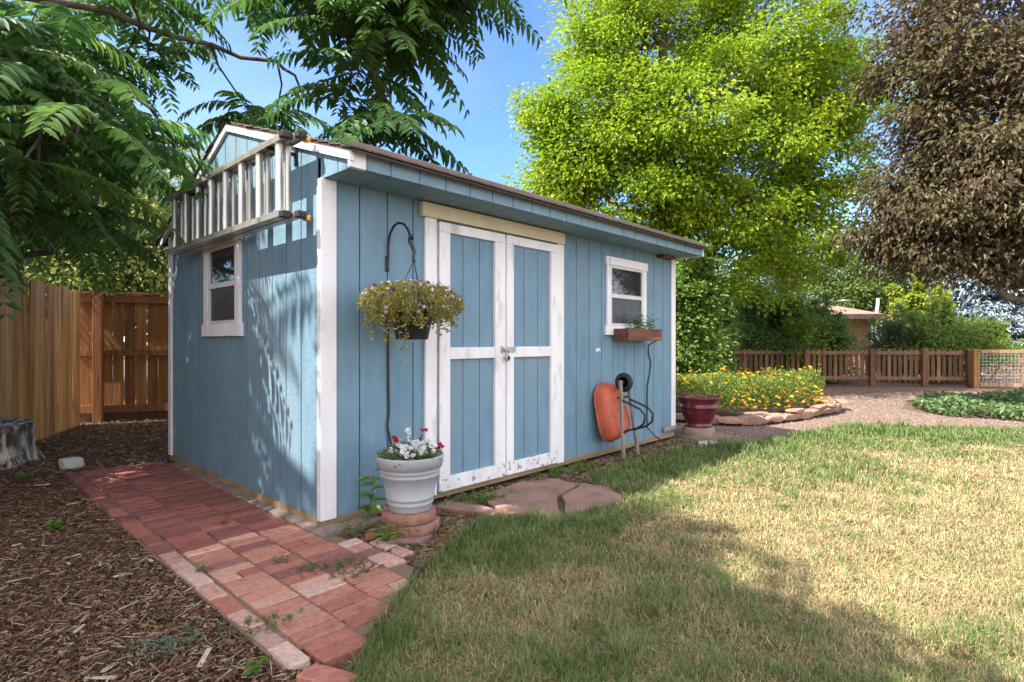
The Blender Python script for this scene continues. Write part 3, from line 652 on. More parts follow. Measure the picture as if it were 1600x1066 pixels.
for z0 in (1.978, 2.483):
    b = MB(); b.box((-.1535, .025, z0), (-.085, .074, z0+.045), bev=.006)
    for i in range(3): b.box((-.151+i*.022, .018, z0+.004), (-.139+i*.022, .026, z0+.041))
    b.build('end_cap', blackp, ld)
    b = MB(); b.box((-.222, .09, z0), (-.1545, .142, z0+.045), bev=.006); b.build('end_cap', blackp, ld)
    b = MB(); b.box((-.084, .05, z0-.004), (-.05, .1, z0+.012), bev=.003); b.box((-.061, .05, z0+.0125), (-.05, .08, z0+.03), bev=.002); b.build('guide_clip', orangep, ld)

# ------------------------------------------------------------------ fences
def board_colour(cs):
    c = Vector(random.choice(cs))*random.uniform(.8, 1.2); return tuple(c)
CED = [(.66, .34, .12), (.55, .27, .1), (.72, .39, .155), (.5, .27, .125), (.62, .35, .15)]
lf = thing('board_fence', 'tall weathered cedar board fence at the left edge of the yard', 'fence', (-.9, 4.6, 0))
A0 = gp(124, 661.5); dv = (gp(50, 688)-A0).normalized(); ang = math.atan2(dv.y, dv.x)
b = MB(); s = 0
while s < 8.6:
    w = random.uniform(.1, .145); h = 1.93+.012*s+random.gauss(0, .012); m = Matrix.Translation(A0+dv*(s+w/2)) @ Euler((random.gauss(0, .004), random.gauss(0, .006), ang+random.gauss(0, .02))).to_matrix().to_4x4()
    c = board_colour(CED); yo = random.uniform(-.006, .006)
    b.box((-w/2+.003, -.009+yo, -.035), (w/2-.003, .009+yo, h-.03), c, m); 
    b.add([m @ Vector(v) for v in ((-w/2+.003, -.009+yo, h-.03), (w/2-.003, -.009+yo, h-.03), (w/2-.003, .009+yo, h-.03), (-w/2+.003, .009+yo, h-.03), (-w/2+.025, -.009+yo, h), (w/2-.025, -.009+yo, h), (w/2-.025, .009+yo, h), (-w/2+.025, .009+yo, h))], [(0, 1, 5, 4), (1, 2, 6, 5), (2, 3, 7, 6), (3, 0, 4, 7), (4, 5, 6, 7)], c); s += w
b.build('board_panel', cedar, lf)
nv = Vector((-dv.y, dv.x, 0)); 
if nv.x > 0: nv = -nv
for zz in (.35, 1.0, 1.6):
    b = MB(); b.cbox((8.6, .04, .09), Matrix.Translation(A0+dv*4.3+nv*.04+Vector((0, 0, zz))) @ Euler((0, 0, ang)).to_matrix().to_4x4(), (.3, .17, .08)); b.build('rail', cedar, lf)
bf = thing('back_fence', 'dark stained board fence closing the yard behind the shed', 'fence', (.4, 6.6, 0))
DR = [(.26, .105, .03), (.22, .09, .026), (.3, .125, .038), (.24, .1, .032)]
B0 = at(122, 533, 8.42); B0.z = 0; B1 = at(440, 533, 9.3); B1.z = 0; dv = (B1-B0); LL = dv.length; dv.normalize(); ang = math.atan2(dv.y, dv.x)
def bm_(s, off, z): return Matrix.Translation(B0+dv*s+Vector((dv.y, -dv.x, 0))*off+Vector((0, 0, z))) @ Euler((0, 0, ang)).to_matrix().to_4x4()
b = MB(); s = .0
while s < LL:
    w = .145; b.cbox((w-.004-random.random()*.006, .018, 1.66), bm_(s+w/2, 0, .97), board_colour(DR)); s += w+random.choice((.001, .007, .001, .009))
b.build('board_panel', cedar, bf)
for z0, hh, off, tk in ((1.84, .11, .03, .035), (1.02, .09, .03, .035), (.17, .11, .03, .035), (1.93, .03, .02, .12)):
    b = MB(); b.cbox((LL, tk, hh), bm_(LL/2, off, z0), (.24, .095, .035)); b.build('rail', cedar, bf)
MB().cbox((LL, .02, .14), bm_(LL/2, .01, .04), (.1, .05, .03)).build('kickboard', cedar, bf)
for s_ in (.29, 2.6):
    MB().cbox((.12, .1, 1.92), bm_(s_, .1, .94), (.25, .1, .038), .006).build('post', cedar, bf)
# picket fence at the far side
PK = [(.19, .1, .052), (.24, .122, .06), (.15, .083, .052), (.3, .145, .066), (.19, .112, .07)]
pf = thing('picket_fence', 'low brown picket fence along the far side of the garden', 'fence', tuple(at(1260, 605, 15.2)))
P0 = at(1050, 533, 15.7); P1 = at(1505, 533, 14.9); P0.z = P1.z = 0; dv = P1-P0; LL = dv.length; dv.normalize(); ang = math.atan2(dv.y, dv.x); nv = Vector((-dv.y, dv.x, 0))
if (nv.x*C_+nv.y*S_) > 0: nv = -nv
def fm(s, off, z): return Matrix.Translation(P0+dv*s+nv*off+Vector((0, 0, z))) @ Euler((0, 0, ang)).to_matrix().to_4x4()
posts = []
for px in (1141, 1262, 1360, 1436, 1500):
    q = at(px, 533, 15.2); s = (Vector((q.x, q.y, 0))-P0).dot(dv); posts.append(s)
b = MB(); s = .03
while s < LL:
    w = .088; h = .98+random.gauss(0, .012); m = fm(s+w/2, -.03, 0) @ Euler((0, random.gauss(0, .012), 0)).to_matrix().to_4x4(); c = board_colour(PK)
    b.box((-w/2, -.009, .1), (w/2, .009, h-.04), c, m); b.add([m @ Vector(v) for v in ((-w/2, -.009, h-.04), (w/2, -.009, h-.04), (w/2, .009, h-.04), (-w/2, .009, h-.04), (-.02, -.009, h), (.02, -.009, h), (.02, .009, h), (-.02, .009, h))], [(0, 1, 5, 4), (1, 2, 6, 5), (2, 3, 7, 6), (3, 0, 4, 7), (4, 5, 6, 7)], c)
    s += w+.05
b.build('picket_panel', cedar, pf)
pe = [0]+posts+[LL]
for i in range(len(pe)-1):
    for zz in (.88, .2):
        b = MB(); b.cbox((pe[i+1]-pe[i]-.02, .04, .09), fm((pe[i]+pe[i+1])/2, .01, zz), (.25, .145, .08)); b.build('rail', cedar, pf)
for s in posts:
    MB().cbox((.14, .12, 1.0), fm(s, .04, .48), (.22, .11, .058), .01).build('post', cedar, pf)
# wire gate
wg = thing('wire_gate', 'wooden framed garden gate filled with welded wire mesh', 'gate', tuple(gp(1560, 603)))
G0 = at(1522, 533, 14.6); G1 = at(1640, 533, 14.4); G0.z = G1.z = 0; dv = (G1-G0); LG = dv.length; dv.normalize(); ang = math.atan2(dv.y, dv.x)
def gm(s, off, z): return Matrix.Translation(G0+dv*s+Vector((dv.y, -dv.x, 0))*off+Vector((0, 0, z))) @ Euler((0, 0, ang)).to_matrix().to_4x4()
OW = (.34, .17, .07)
MB().cbox((.13, .11, 1.02), gm(0.03, 0, .48), OW, .008).build('post', cedar, wg)
MB().cbox((.11, .09, 1.02), gm(LG*.67, 0, .48), OW, .008).build('post', cedar, wg)
MB().cbox((LG-.1, .05, .09), gm(LG/2+.08, 0, .93), (.42, .27, .16)).build('top_rail', cedar, wg)
MB().cbox((LG-.1, .05, .1), gm(LG/2+.08, 0, .07), (.42, .3, .2)).build('bottom_rail', cedar, wg)
b = MB()
for s in np.arange(.12, LG, .085): b.cbox((.006, .006, .8), gm(s, .01, .5), )
for zz in np.arange(.16, .88, .085): b.cbox((LG-.1, .006, .006), gm(LG/2+.05, .017, zz))
b.build('wire_mesh', galv, wg)
H0 = at(1490, 533, 19.5); H1 = at(1760, 533, 18.6); H0.z = H1.z = 0; dv2 = H1-H0; LH2 = dv2.length; dv2.normalize(); ag2 = math.atan2(dv2.y, dv2.x)
def hm(s, off, z): return Matrix.Translation(H0+dv2*s+Vector((dv2.y, -dv2.x, 0))*off+Vector((0, 0, z))) @ Euler((0, 0, ag2)).to_matrix().to_4x4()
pf2 = thing('picket_fence', 'second brown picket fence seen through the wire gate', 'fence', tuple(H0.lerp(H1, .5)))
b = MB(); s = 0
while s < LH2: b.cbox((.1, .018, .95), hm(s, 0, .5), board_colour(PK)); s += .135
b.build('picket_panel', cedar, pf2)
for zz in (.25, .85): MB().cbox((LH2, .04, .09), hm(LH2/2, .03, zz), (.25, .14, .08)).build('rail', cedar, pf2)
# boards leaning beyond the gate
lm = [((1545, 600), (1570, 560)), ((1560, 601), (1598, 572)), ((1575, 603), (1612, 580))]
for i, (a, c) in enumerate(lm):
    a = at(a[0], a[1], 16.2); c = at(c[0], c[1], 16.5); a.z = max(a.z, -.02); d = c-a; b = MB(); b.cbox((.09, .04, d.length), Matrix.Translation((a+c)/2) @ d.to_track_quat('Z', 'Y').to_matrix().to_4x4(), (.42, .3, .2))
    tag(b.build('timber_offcut', cedar), '%s of three pale timber lengths leaning beyond the wire gate' % ('leftmost', 'middle one', 'rightmost')[i], 'timber', 'lumber beyond the gate')

# ------------------------------------------------------------------ stump, rock, edging stones
b = MB(); SCX = gp(-24, 724); n = 56
vs = []; fs = []; hh = .41
for i in range(26):
    t = i/25; zz = t*hh; 
    for k in range(n):
        g = 2*math.pi*k/n; lob = .05*math.sin(3*g+1)+.035*math.sin(5*g+.6+t*1.5)+.018*math.sin(11*g+2*t)
        hol = -.075*math.exp(-((g-4.9)/.22)**2-((t-.45)/.28)**2)-.08*math.exp(-((g-5.5)/.2)**2-((t-.62)/.22)**2)-.06*math.exp(-((g-4.3)/.16)**2-((t-.4)/.3)**2)
        r = .3+lob*(1-.3*t)+.08*(1-t)**4+.02*t**6+hol+random.gauss(0, .004)
        vs.append(SCX+Vector((r*math.cos(g), r*math.sin(g), zz-.03+(.03*math.sin(2*g) if i == 25 else .0))))
for i in range(25):
    for k in range(n): fs.append((i*n+k, i*n+(k+1) % n, (i+1)*n+(k+1) % n, (i+1)*n+k))
vs.append(SCX+Vector((0, 0, hh-.05))); top = len(vs)-1
for k in range(n): fs.append((25*n+k, 25*n+(k+1) % n, top))
b.add(vs, fs, smooth=True); tag(b.build('tree_stump', stumpm), 'gnarled grey weathered tree stump in the mulch by the fence', 'stump')
def rock(name, ctr, size, label, cat, mat, seed=0, rot=0, group=None, c=WHITE1, flat=0):
    rr = np.random.default_rng(seed); bb = __import__('bmesh').new(); __import__('bmesh').ops.create_icosphere(bb, subdivisions=3, radius=1)
    pl_ = np.concatenate([nrm(rr.normal(size=(9, 3))), nrm(np.concatenate([np.eye(3), -np.eye(3)])+rr.normal(0, .13, (6, 3)))]); dd = np.concatenate([rr.uniform(.7, .95, 9), rr.uniform(.55, .7, 6)]); size = (size[0]*1.3, size[1]*1.3, size[2]*1.1)
    V = np.array([v.co[:] for v in bb.verts]); 
    for p, q in zip(pl_, dd):
        e = V@p; V = V-np.where(e > q, e-q, 0)[:, None]*p*.85
    V *= 1+rr.normal(0, .012, (len(V), 1)); V *= np.array(size); ca, sa = math.cos(rot), math.sin(rot)
    V = np.stack([V[:, 0]*ca-V[:, 1]*sa, V[:, 0]*sa+V[:, 1]*ca, V[:, 2]], 1)+np.array(ctr)
    m = MB(); m.add([tuple(v) for v in V], [tuple(v.index for v in f.verts) for f in bb.faces], c); bb.free()
    return tag(m.build(name, mat), label, cat, group)
q = gp(111, 729); rock('rock', (q.x, q.y, .03), (.1, .075, .075), 'pale rounded rock on bare soil beside the brick path', 'rock', rockm, 3, .4)
est = [(6.15, .62), (6.2, .25), (6.32, -.1), (6.55, -.33), (6.95, -.48), (7.35, -.6), (7.75, -.68), (8.1, -.74), (8.5, -.8), (8.95, -.84), (9.35, -.8), (9.65, -.6), (9.75, -.3)]
STC = [(1, .95, .92), (.85, .8, .8), (1.1, .95, .85), (.9, .9, .9)]
for i, (x, y) in enumerate(est):
    a = Vector(est[max(i-1, 0)]); c = Vector(est[min(i+1, len(est)-1)]); g = math.atan2(c.y-a.y, c.x-a.x)
    L = (.2, .27, .22, .24, .24, .26, .21, .23, .26, .25, .22, .22, .2)[i]
    rock('edging_stone', (x, y, .05), (L*1.05, .11, .075+.02*math.sin(i*2.3)), '%s reddish ledge stone in the low marigold bed wall, counted from the shed end' % ORD[i], 'stone', stonem, 20+i, g, 'ledge stones round the flower bed', STC[i % 4])
    if i in (3, 5, 7, 8, 10): rock('edging_stone', (x+.2, y-.03, .12), (L*.9, .1, .04), '%s flat cap stone on the marigold bed wall, counted from the shed end' % ORD[(3, 5, 7, 8, 10).index(i)], 'stone', stonem, 60+i, g+.06, 'cap stones on the flower bed wall', STC[(i+1) % 4])

# ------------------------------------------------------------------ marigold bed
BED = [(6.25, 1.3), (6.3, .3), (6.5, -.15), (7.3, -.45), (8.2, -.62), (9.2, -.68), (9.6, -.3), (9.8, .5), (9.4, 2.2), (8.5, 3.6), (6.6, 3.6)]
bs = MB(); bs.prism(BED, -.05, .12); tag(bs.build('flower_bed_soil', soilm), kind='structure')
def scatter(poly, n):
    xs = [p[0] for p in poly]; ys_ = [p[1] for p in poly]
    x = rng.uniform(min(xs), max(xs), n*3); y = rng.uniform(min(ys_), max(ys_), n*3); k = inpoly(x, y, poly); return x[k][:n], y[k][:n]
x, y = scatter(BED, 24000); n = len(x)
top = .3+.28*vnoise(x, y, 1.7)+.12*vnoise(x+9, y, 6)
edge = np.clip((y+.75+(x-6.3)*.17)/.5, .6, 1); edge = np.where(x > 8.6, np.minimum(edge, np.clip((9.75-x)/.8, .3, 1)), edge); top *= edge
z = .1+top*rng.random(n)**.6
P = np.stack([x, y, z], 1); A = rdir(n)*.8+np.array([0, 0, .9])
mg = leaves('marigold_plants', P, A, rdir(n)+np.array([0, 0, .4]), rng.uniform(.05, .11, n), rng.uniform(.014, .028, n), mixc((.08, .16, .025), (.24, .32, .06), np.clip(vnoise(x, y, 1.3)*.7+rng.random(n)*.4, 0, 1)), leafm, six=False)
tag(mg, 'mass of orange and yellow marigolds filling the raised bed', 'flowers', kind='stuff')
x, y = scatter(BED, 1000); n = len(x)
top = .3+.28*vnoise(x, y, 1.7)+.12*vnoise(x+9, y, 6); edge = np.clip((y+.75+(x-6.3)*.17)/.5, .6, 1); edge = np.where(x > 8.6, np.minimum(edge, np.clip((9.75-x)/.8, .3, 1)), edge)
P = np.stack([x, y, .13+top*edge*rng.uniform(.6, 1.15, n)], 1)
cc = np.array([(.75, .38, .015), (.8, .5, .02), (.72, .22, .012), (.8, .6, .04), (.78, .44, .02)])[rng.integers(0, 5, n)]
xf = rng.uniform(6.3, 9.6, 150); yf = np.interp(xf, [6.3, 6.5, 7.3, 8.2, 9.2, 9.6], [.3, -.15, -.45, -.62, -.68, -.3]); P2 = np.stack([xf-.03, yf-.02+rng.uniform(-.06, .2, 150), rng.uniform(.16, .46, 150)*np.where(xf > 8.8, .7, 1)], 1)
P = np.concatenate([P, P2]); cc = np.concatenate([cc, cc[:150]]); n = len(P)
fo = flowers('marigold_bloom', P, rdir(n)*.45+np.array([-.2, -.2, 1]), rng.uniform(.022, .036, n), cc, mg, 7); tag(fo, kind='stuff')

# ivy ground cover
IVY = [(9.9, -2.1), (10.6, -1.75), (12.0, -1.65), (14.6, -3.2), (16, -5), (14, -8), (11, -6), (9.6, -3.4)]
x, y = scatter(IVY, 15000); n = len(x); z = -.02+.2*vnoise(x, y, 2.2)*rng.random(n)**.4+.03
iv = leaves('ground_ivy', np.stack([x, y, z], 1), rdir(n)+np.array([0, 0, -.1]), rdir(n)*.55+np.array([0, 0, 1.]), rng.uniform(.06, .11, n), rng.uniform(.05, .09, n), mixc((.07, .15, .05), (.24, .32, .13), rng.random(n)), leafm, six=False)
tag(iv, 'patch of dark green ivy ground cover beside the gravel path', 'ground cover', kind='stuff')

# ------------------------------------------------------------------ mulch chips, litter, gravel
def boxes(name, x, y, z, L, Wd, T, yaw, pitch, C, mat, label, cat):
    n = len(x); base = np.array([[-1, -1, 0], [1, -1, 0], [1, 1, 0], [-1, 1, 0], [-.8, -.7, 1], [.85, -.8, 1], [.75, .8, 1], [-.9, .7, 1]], float)
    V = base[None]*np.stack([L/2, Wd/2, T], 1)[:, None]; V = V+rng.normal(0, 1, V.shape)*(Wd*.12)[:, None, None]
    cp, sp = np.cos(pitch)[:, None], np.sin(pitch)[:, None]; X = V[..., 0]*cp-V[..., 2]*sp; Z = V[..., 0]*sp+V[..., 2]*cp
    cy, sy = np.cos(yaw)[:, None], np.sin(yaw)[:, None]; Y = V[..., 1]
    V = np.stack([X*cy-Y*sy+x[:, None], X*sy+Y*cy+y[:, None], Z+z[:, None]], -1)
    Fb = np.array([[4, 5, 6, 7], [0, 1, 5, 4], [1, 2, 6, 5], [2, 3, 7, 6], [3, 0, 4, 7]])
    Fa = (np.arange(n)[:, None, None]*8+Fb[None]).reshape(-1, 4)
    return tag(npmesh(name, V.reshape(-1, 3), Fa, np.repeat(C, 8, 0), mat), label, cat, kind='stuff')
def infrustum(x, y, m=80):
    px, py, d = proj(np.stack([x, y, np.zeros_like(x)], 1)); return (d > .8) & (px > -m) & (px < 1600+m) & (py < 1066+m)
BCOL = np.array([(.125, .062, .034), (.07, .037, .024), (.18, .095, .052), (.042, .026, .018), (.27, .165, .1), (.14, .078, .05), (.09, .046, .026)])
MZ = MULCH[:]; x, y = scatter(MZ, 200000); k = infrustum(x, y); x = x[k]; y = y[k]
d = np.hypot(x-CAM[0], y-CAM[1]); k = rng.random(len(x)) < np.clip(6/d**1.7, .05, 1); x = x[k][:90000]; y = y[k][:90000]; n = len(x)
L = rng.gamma(2.0, .0105, n).clip(.006, .07); Wd = np.minimum(L*.6, rng.uniform(.002, .010, n))
boxes('mulch_chips', x, y, -.03+rng.random(n)*.02, L, Wd, rng.uniform(.002, .006, n), rng.uniform(0, 6.3, n), rng.normal(0, .22, n), BCOL[rng.integers(0, 7, n)]*rng.uniform(.7, 1.3, (n, 1)), chipm, 'shredded bark mulch covering the bed left of the brick path', 'mulch')
x, y = scatter(MZ, 30000); k = infrustum(x, y); x = x[k][:190]; y = y[k][:190]; n = len(x)
L = rng.gamma(3, .02, n).clip(.02, .13); boxes('wood_splinters', x, y, -.012+rng.random(n)*.015, L, rng.uniform(.004, .02, n), rng.uniform(.003, .008, n), rng.uniform(0, 6.3, n), rng.normal(0, .12, n), np.array([(.3, .2, .13), (.36, .27, .19), (.2, .12, .07), (.42, .36, .3)])[rng.integers(0, 4, n)], chipm, 'pale wood splinters scattered over the mulch', 'splinters')
x, y = scatter(MZ, 60000); k = infrustum(x, y); x = x[k]; y = y[k]; d_ = np.hypot(x-CAM[0], y-CAM[1]); k = rng.random(len(x)) < np.clip(3/d_**2, .03, 1); x = x[k][:3500]; y = y[k][:3500]; n = len(x)
boxes('mulch_fibres', x, y, -.018+rng.random(n)*.015, rng.gamma(3, .014, n).clip(.015, .12), rng.uniform(.0015, .004, n), rng.uniform(.0015, .003, n), rng.uniform(0, 6.3, n), rng.normal(0, .2, n), np.array([(.26, .16, .09), (.36, .26, .17), (.16, .085, .05), (.42, .33, .24)])[rng.integers(0, 4, n)], chipm, 'stringy bark fibres tangled over the mulch', 'bark fibres')
SOIL = [(-.2, 6.3), (1.2, 6.3), (.6, 3.2), (-.8, 3.2), (-1.2, 3.8)]
POTSOIL = [(.05, -.2), (.78, -.2), (.95, -.62), (.8, -.6), (.3, -.84), (.08, -.95)]
SIDE = [(.8, -.05), (4.8, -.05), (4.8, -.5), (4.2, -.5), (3.2, -.33), (2.2, -.45), (2.05, -.2), (1.2, -.2)]
lx = []; ly = []
for poly, m_ in ((LAWN, 420), (SOIL, 900), (MZ, 650), (POTSOIL, 260), (SIDE, 260)):
    a, c = scatter(poly, m_); lx.append(a); ly.append(c)
x = np.concatenate(lx); y = np.concatenate(ly); n = len(x)
ll = leaves('fallen_leaves', np.stack([x, y, rng.uniform(-.02, .0, n)], 1), rdir(n)*np.array([1, 1, .25]), np.array([0, 0, 1.])+rdir(n)*.4, rng.uniform(.025, .075, n), rng.uniform(.012, .03, n), np.array([(.3, .2, .06), (.2, .11, .05), (.12, .07, .04), (.38, .3, .1), (.25, .14, .07)])[rng.integers(0, 5, n)], leafm)
tag(ll, 'dry fallen leaves scattered over the soil and mulch', 'leaf litter', kind='stuff')
x, y = scatter(SOIL, 5000); x2, y2 = scatter(POTSOIL, 5200); x3, y3 = scatter(SIDE, 3500); x = np.concatenate([x, x2, x3]); y = np.concatenate([y, y2, y3]); n = len(x)
L = rng.gamma(2, .01, n).clip(.006, .05); boxes('soil_crumbs', x, y, -.042+rng.random(n)*.012, L, L*.6, L*.3, rng.uniform(0, 6.3, n), rng.normal(0, .2, n), np.array([(.13, .085, .06), (.2, .14, .1), (.08, .055, .04), (.26, .17, .11)])[rng.integers(0, 4, n)], chipm, 'crumbs of dry soil and bark around the shed', 'soil')
x, y = scatter(PATH, 14000); n = len(x); L = rng.uniform(.008, .026, n)
boxes('gravel', x, y, -.036+rng.random(n)*.004, L, L*.8, L*.5, rng.uniform(0, 6.3, n), rng.normal(0, .3, n), np.array([(.25, .175, .15), (.17, .12, .1), (.32, .25, .22), (.2, .135, .11)])[rng.integers(0, 4, n)], chipm, 'crushed reddish gravel on the garden path', 'gravel')

# ------------------------------------------------------------------ grass
x = rng.uniform(-1.6, 11, 7000000); y = rng.uniform(-9.5, -.3, 7000000)
px, py, d = proj(np.stack([x, y, np.zeros_like(x)], 1)); k = (d > 1.4) & (px > -60) & (px < 1680) & (py < 1130); x = x[k]; y = y[k]; d = d[k]
k = inpoly(x, y, LAWN); k |= (rng.random(len(x)) < .06) & inpoly(x, y, SIDE) & (x > 1.0); x = x[k]; y = y[k]; d = d[k]
dens = 85000/d.clip(1.9)**1.75   # target per m2
avail = 7000000/(12.6*9.2); tuft = np.clip((vnoise(x*1.0+3, y*1.0+8, 8.5)*.6+vnoise(x, y, 19)*.4-.1)*2.4, .4, 1.5); k = rng.random(len(x)) < dens*tuft/avail; x = x[k]; y = y[k]; d = d[k]; n = len(x)
# dry patches: the middle of the lawn is straw, the edges stay green
lush = vnoise(x, y, .8)*.5+vnoise(x+7, y+3, 2.3)*.3+vnoise(x, y, 6)*.2
edged = np.clip(1-(-y-1.1-np.clip(x-5, 0, 3)*.25)/1.3, 0, 1)        # near the shed side
edgel = np.clip(1-((x+.4)*.8+(-1.0-y)*.55+.1)/1.0, 0, 1)
far = np.clip((x-5.0)/2.5, 0, 1)
low = np.clip((-2.3-y)/1.0, 0, 1)*np.clip((2.2-x)/1.5, 0, 1)
dry = np.exp(-((x-3.2)/2.2)**2-((y+3.0)/1.5)**2)
g = np.clip((lush-.5)*2.2+.25-.44*dry+.75*np.maximum(edged, edgel)+.55*far*(.6+.4*(y > -3.2))+.34*low, .06, .93)
green = rng.random(n) < g
C = np.where(green[:, None], mixc((.075, .135, .04), (.185, .245, .075), rng.random(n)), np.where((rng.random(n) < .34)[:, None], mixc((.22, .24, .085), (.38, .38, .15), rng.random(n)), mixc((.36, .25, .14), (.6, .46, .28), rng.random(n))))
hgt = np.where(green, rng.uniform(.022, .06, n), rng.uniform(.012, .034, n))*(.6+.9*vnoise(x+1, y+4, 7))*np.where(vnoise(x+11, y+6, 4.5) > .74, 1.6, 1)*(1+.5*np.maximum(edged, edgel))*(.7+.7*lush)
az = rng.uniform(0, 6.2832, n); lean = rng.uniform(.15, 1.1, n)*np.where(green, 1.0, 1.9)
wd = .0014*np.clip(d/2.2, 1, 3.2)*rng.uniform(.7, 1.3, n)
D = np.stack([np.cos(az), np.sin(az), np.zeros(n)], 1); Sd = np.stack([-np.sin(az), np.cos(az), np.zeros(n)], 1)
B = np.stack([x, y, np.full(n, -.022)], 1); up = np.array([0, 0, 1.])
m1 = B+D*(hgt*lean*.42)[:, None]+up*(hgt*.6)[:, None]; tp = B+D*(hgt*lean)[:, None]+up*(hgt*np.sqrt(np.clip(1-(lean*.6)**2, .1, 1)))[:, None]
V = np.stack([B-Sd*wd[:, None], B+Sd*wd[:, None], m1+Sd*wd[:, None]*.8, m1-Sd*wd[:, None]*.8, tp], 1).reshape(-1, 3)
i0 = np.arange(n)[:, None]*5; Fa = np.concatenate([i0+np.array([[0, 1, 2]]), i0+np.array([[0, 2, 3]]), i0+np.array([[3, 2, 4]])])
tag(npmesh('lawn_grass', V, Fa, np.repeat(C, 5, 0), grassm), 'half dry lawn grass, green at the edges and straw coloured in the middle', 'grass', kind='stuff')
print('grass blades', n)

# ------------------------------------------------------------------ weeds
G0_, G1_ = (.1, .2, .03), (.22, .33, .06)
sprigs('tall_weed', 'tall leafy weed growing against the blue wall behind the grey pot', 'weed', (.3, -.09, 0), (.02, .015), 2, .36, 8, .12, .05, (.12, .24, .03), (.22, .36, .06), lean=.12)
sprigs('grass_weed', 'clump of grassy weeds in front of the round pavers', 'weed', (.2, -.5, -.02), (.05, .04), 12, .13, 4, .08, .012, G0_, G1_, lean=.5)
sprigs('corner_weed', 'small weed at the foot of the white corner post', 'weed', (.1, -.22, -.02), (.05, .03), 9, .09, 6, .03, .014, G0_, G1_, lean=.6)
sprigs('mulch_weed', 'bright green broadleaf weed at the front edge of the mulch', 'weed', (*gp(402, 1050)[:2], -.03), (.01, .01), 3, .1, 5, .045, .018, (.08, .2, .03), (.15, .29, .05), lean=.25)
sprigs('mulch_weed', 'small green seedling in the mulch near the brick border', 'weed', (*gp(88, 822)[:2], -.03), (.02, .02), 5, .07, 5, .05, .025, (.1, .24, .03), (.18, .34, .06), lean=.4)
sprigs('mulch_weed', 'tiny sprout growing beside the tree stump', 'weed', (*gp(42, 745)[:2], -.03), (.03, .03), 5, .07, 5, .05, .03, (.1, .24, .03), (.18, .34, .06), lean=.4)
sprigs('creeping_plant', 'grey green creeping plant sprawling over the front mulch', 'plant', (*gp(265, 1003)[:2], -.03), (.09, .03), 40, .05, 12, .016, .006, (.12, .2, .16), (.2, .3, .25), lean=1.2)
for px, py, lab in ((318, 893, 'feathery weed sprouting in the pink brick border'), (344, 820, 'small weed in the brick joint near the window wall'), (480, 890, 'low weed in the joint beside the white brick'), (440, 880, 'tiny weed between the dark bricks')):
    sprigs('joint_weed', lab, 'weed', (*gp(px, py)[:2], 0), (.02, .015), 5, .04, 6, .024, .008, (.1, .17, .04), (.19, .26, .08), lean=.6)
for px, py, lab in ((525, 885, 'mat of creeping weed over the bricks by the corner'), (555, 893, 'sprawling weed patch at the outer bricks'), (415, 975, 'weed tuft at the front brick corner'), (600, 790, 'weed growth behind the grey pot')):
    q = gp(px, py); sprigs('creeping_weed', lab, 'weed', (q.x, q.y, 0), (.07, .04), 30, .03, 8, .014, .006, (.1, .16, .06), (.2, .26, .11), lean=1.1)
for i, (x, y, lab) in enumerate(((1.05, -.2, 'weeds at the left end of the door sill'), (1.2, -.3, 'weeds between the wedge and the large flagstone'), (2.2, -.15, 'weeds at the right foot of the doors'), (2.5, -.2, 'weeds between the doors and the wheelbarrow'), (3.7, -.16, 'little seedling at the wall right of the wheelbarrow'))):
    sprigs('sill_weed', lab, 'weed', (x, y, -.02), (.1, .035) if i < 4 else (.01, .01), 24 if i < 4 else 2, .06 if i < 4 else .12, 7, .03, .014, G0_, G1_, lean=.7)
b = MB(); q = gp(578, 845)
leaves('curled_leaf', np.array([[q.x-.03, q.y, .01]]), np.array([[1., .2, .3]]), np.array([[0, -.6, 1.]]), np.array([.1]), np.array([.06]), np.array([[.35, .17, .06]]), leafm, None)
tag(bpy.data.objects['curled_leaf'], 'curled orange brown dead leaf beside the corner paver', 'leaf')

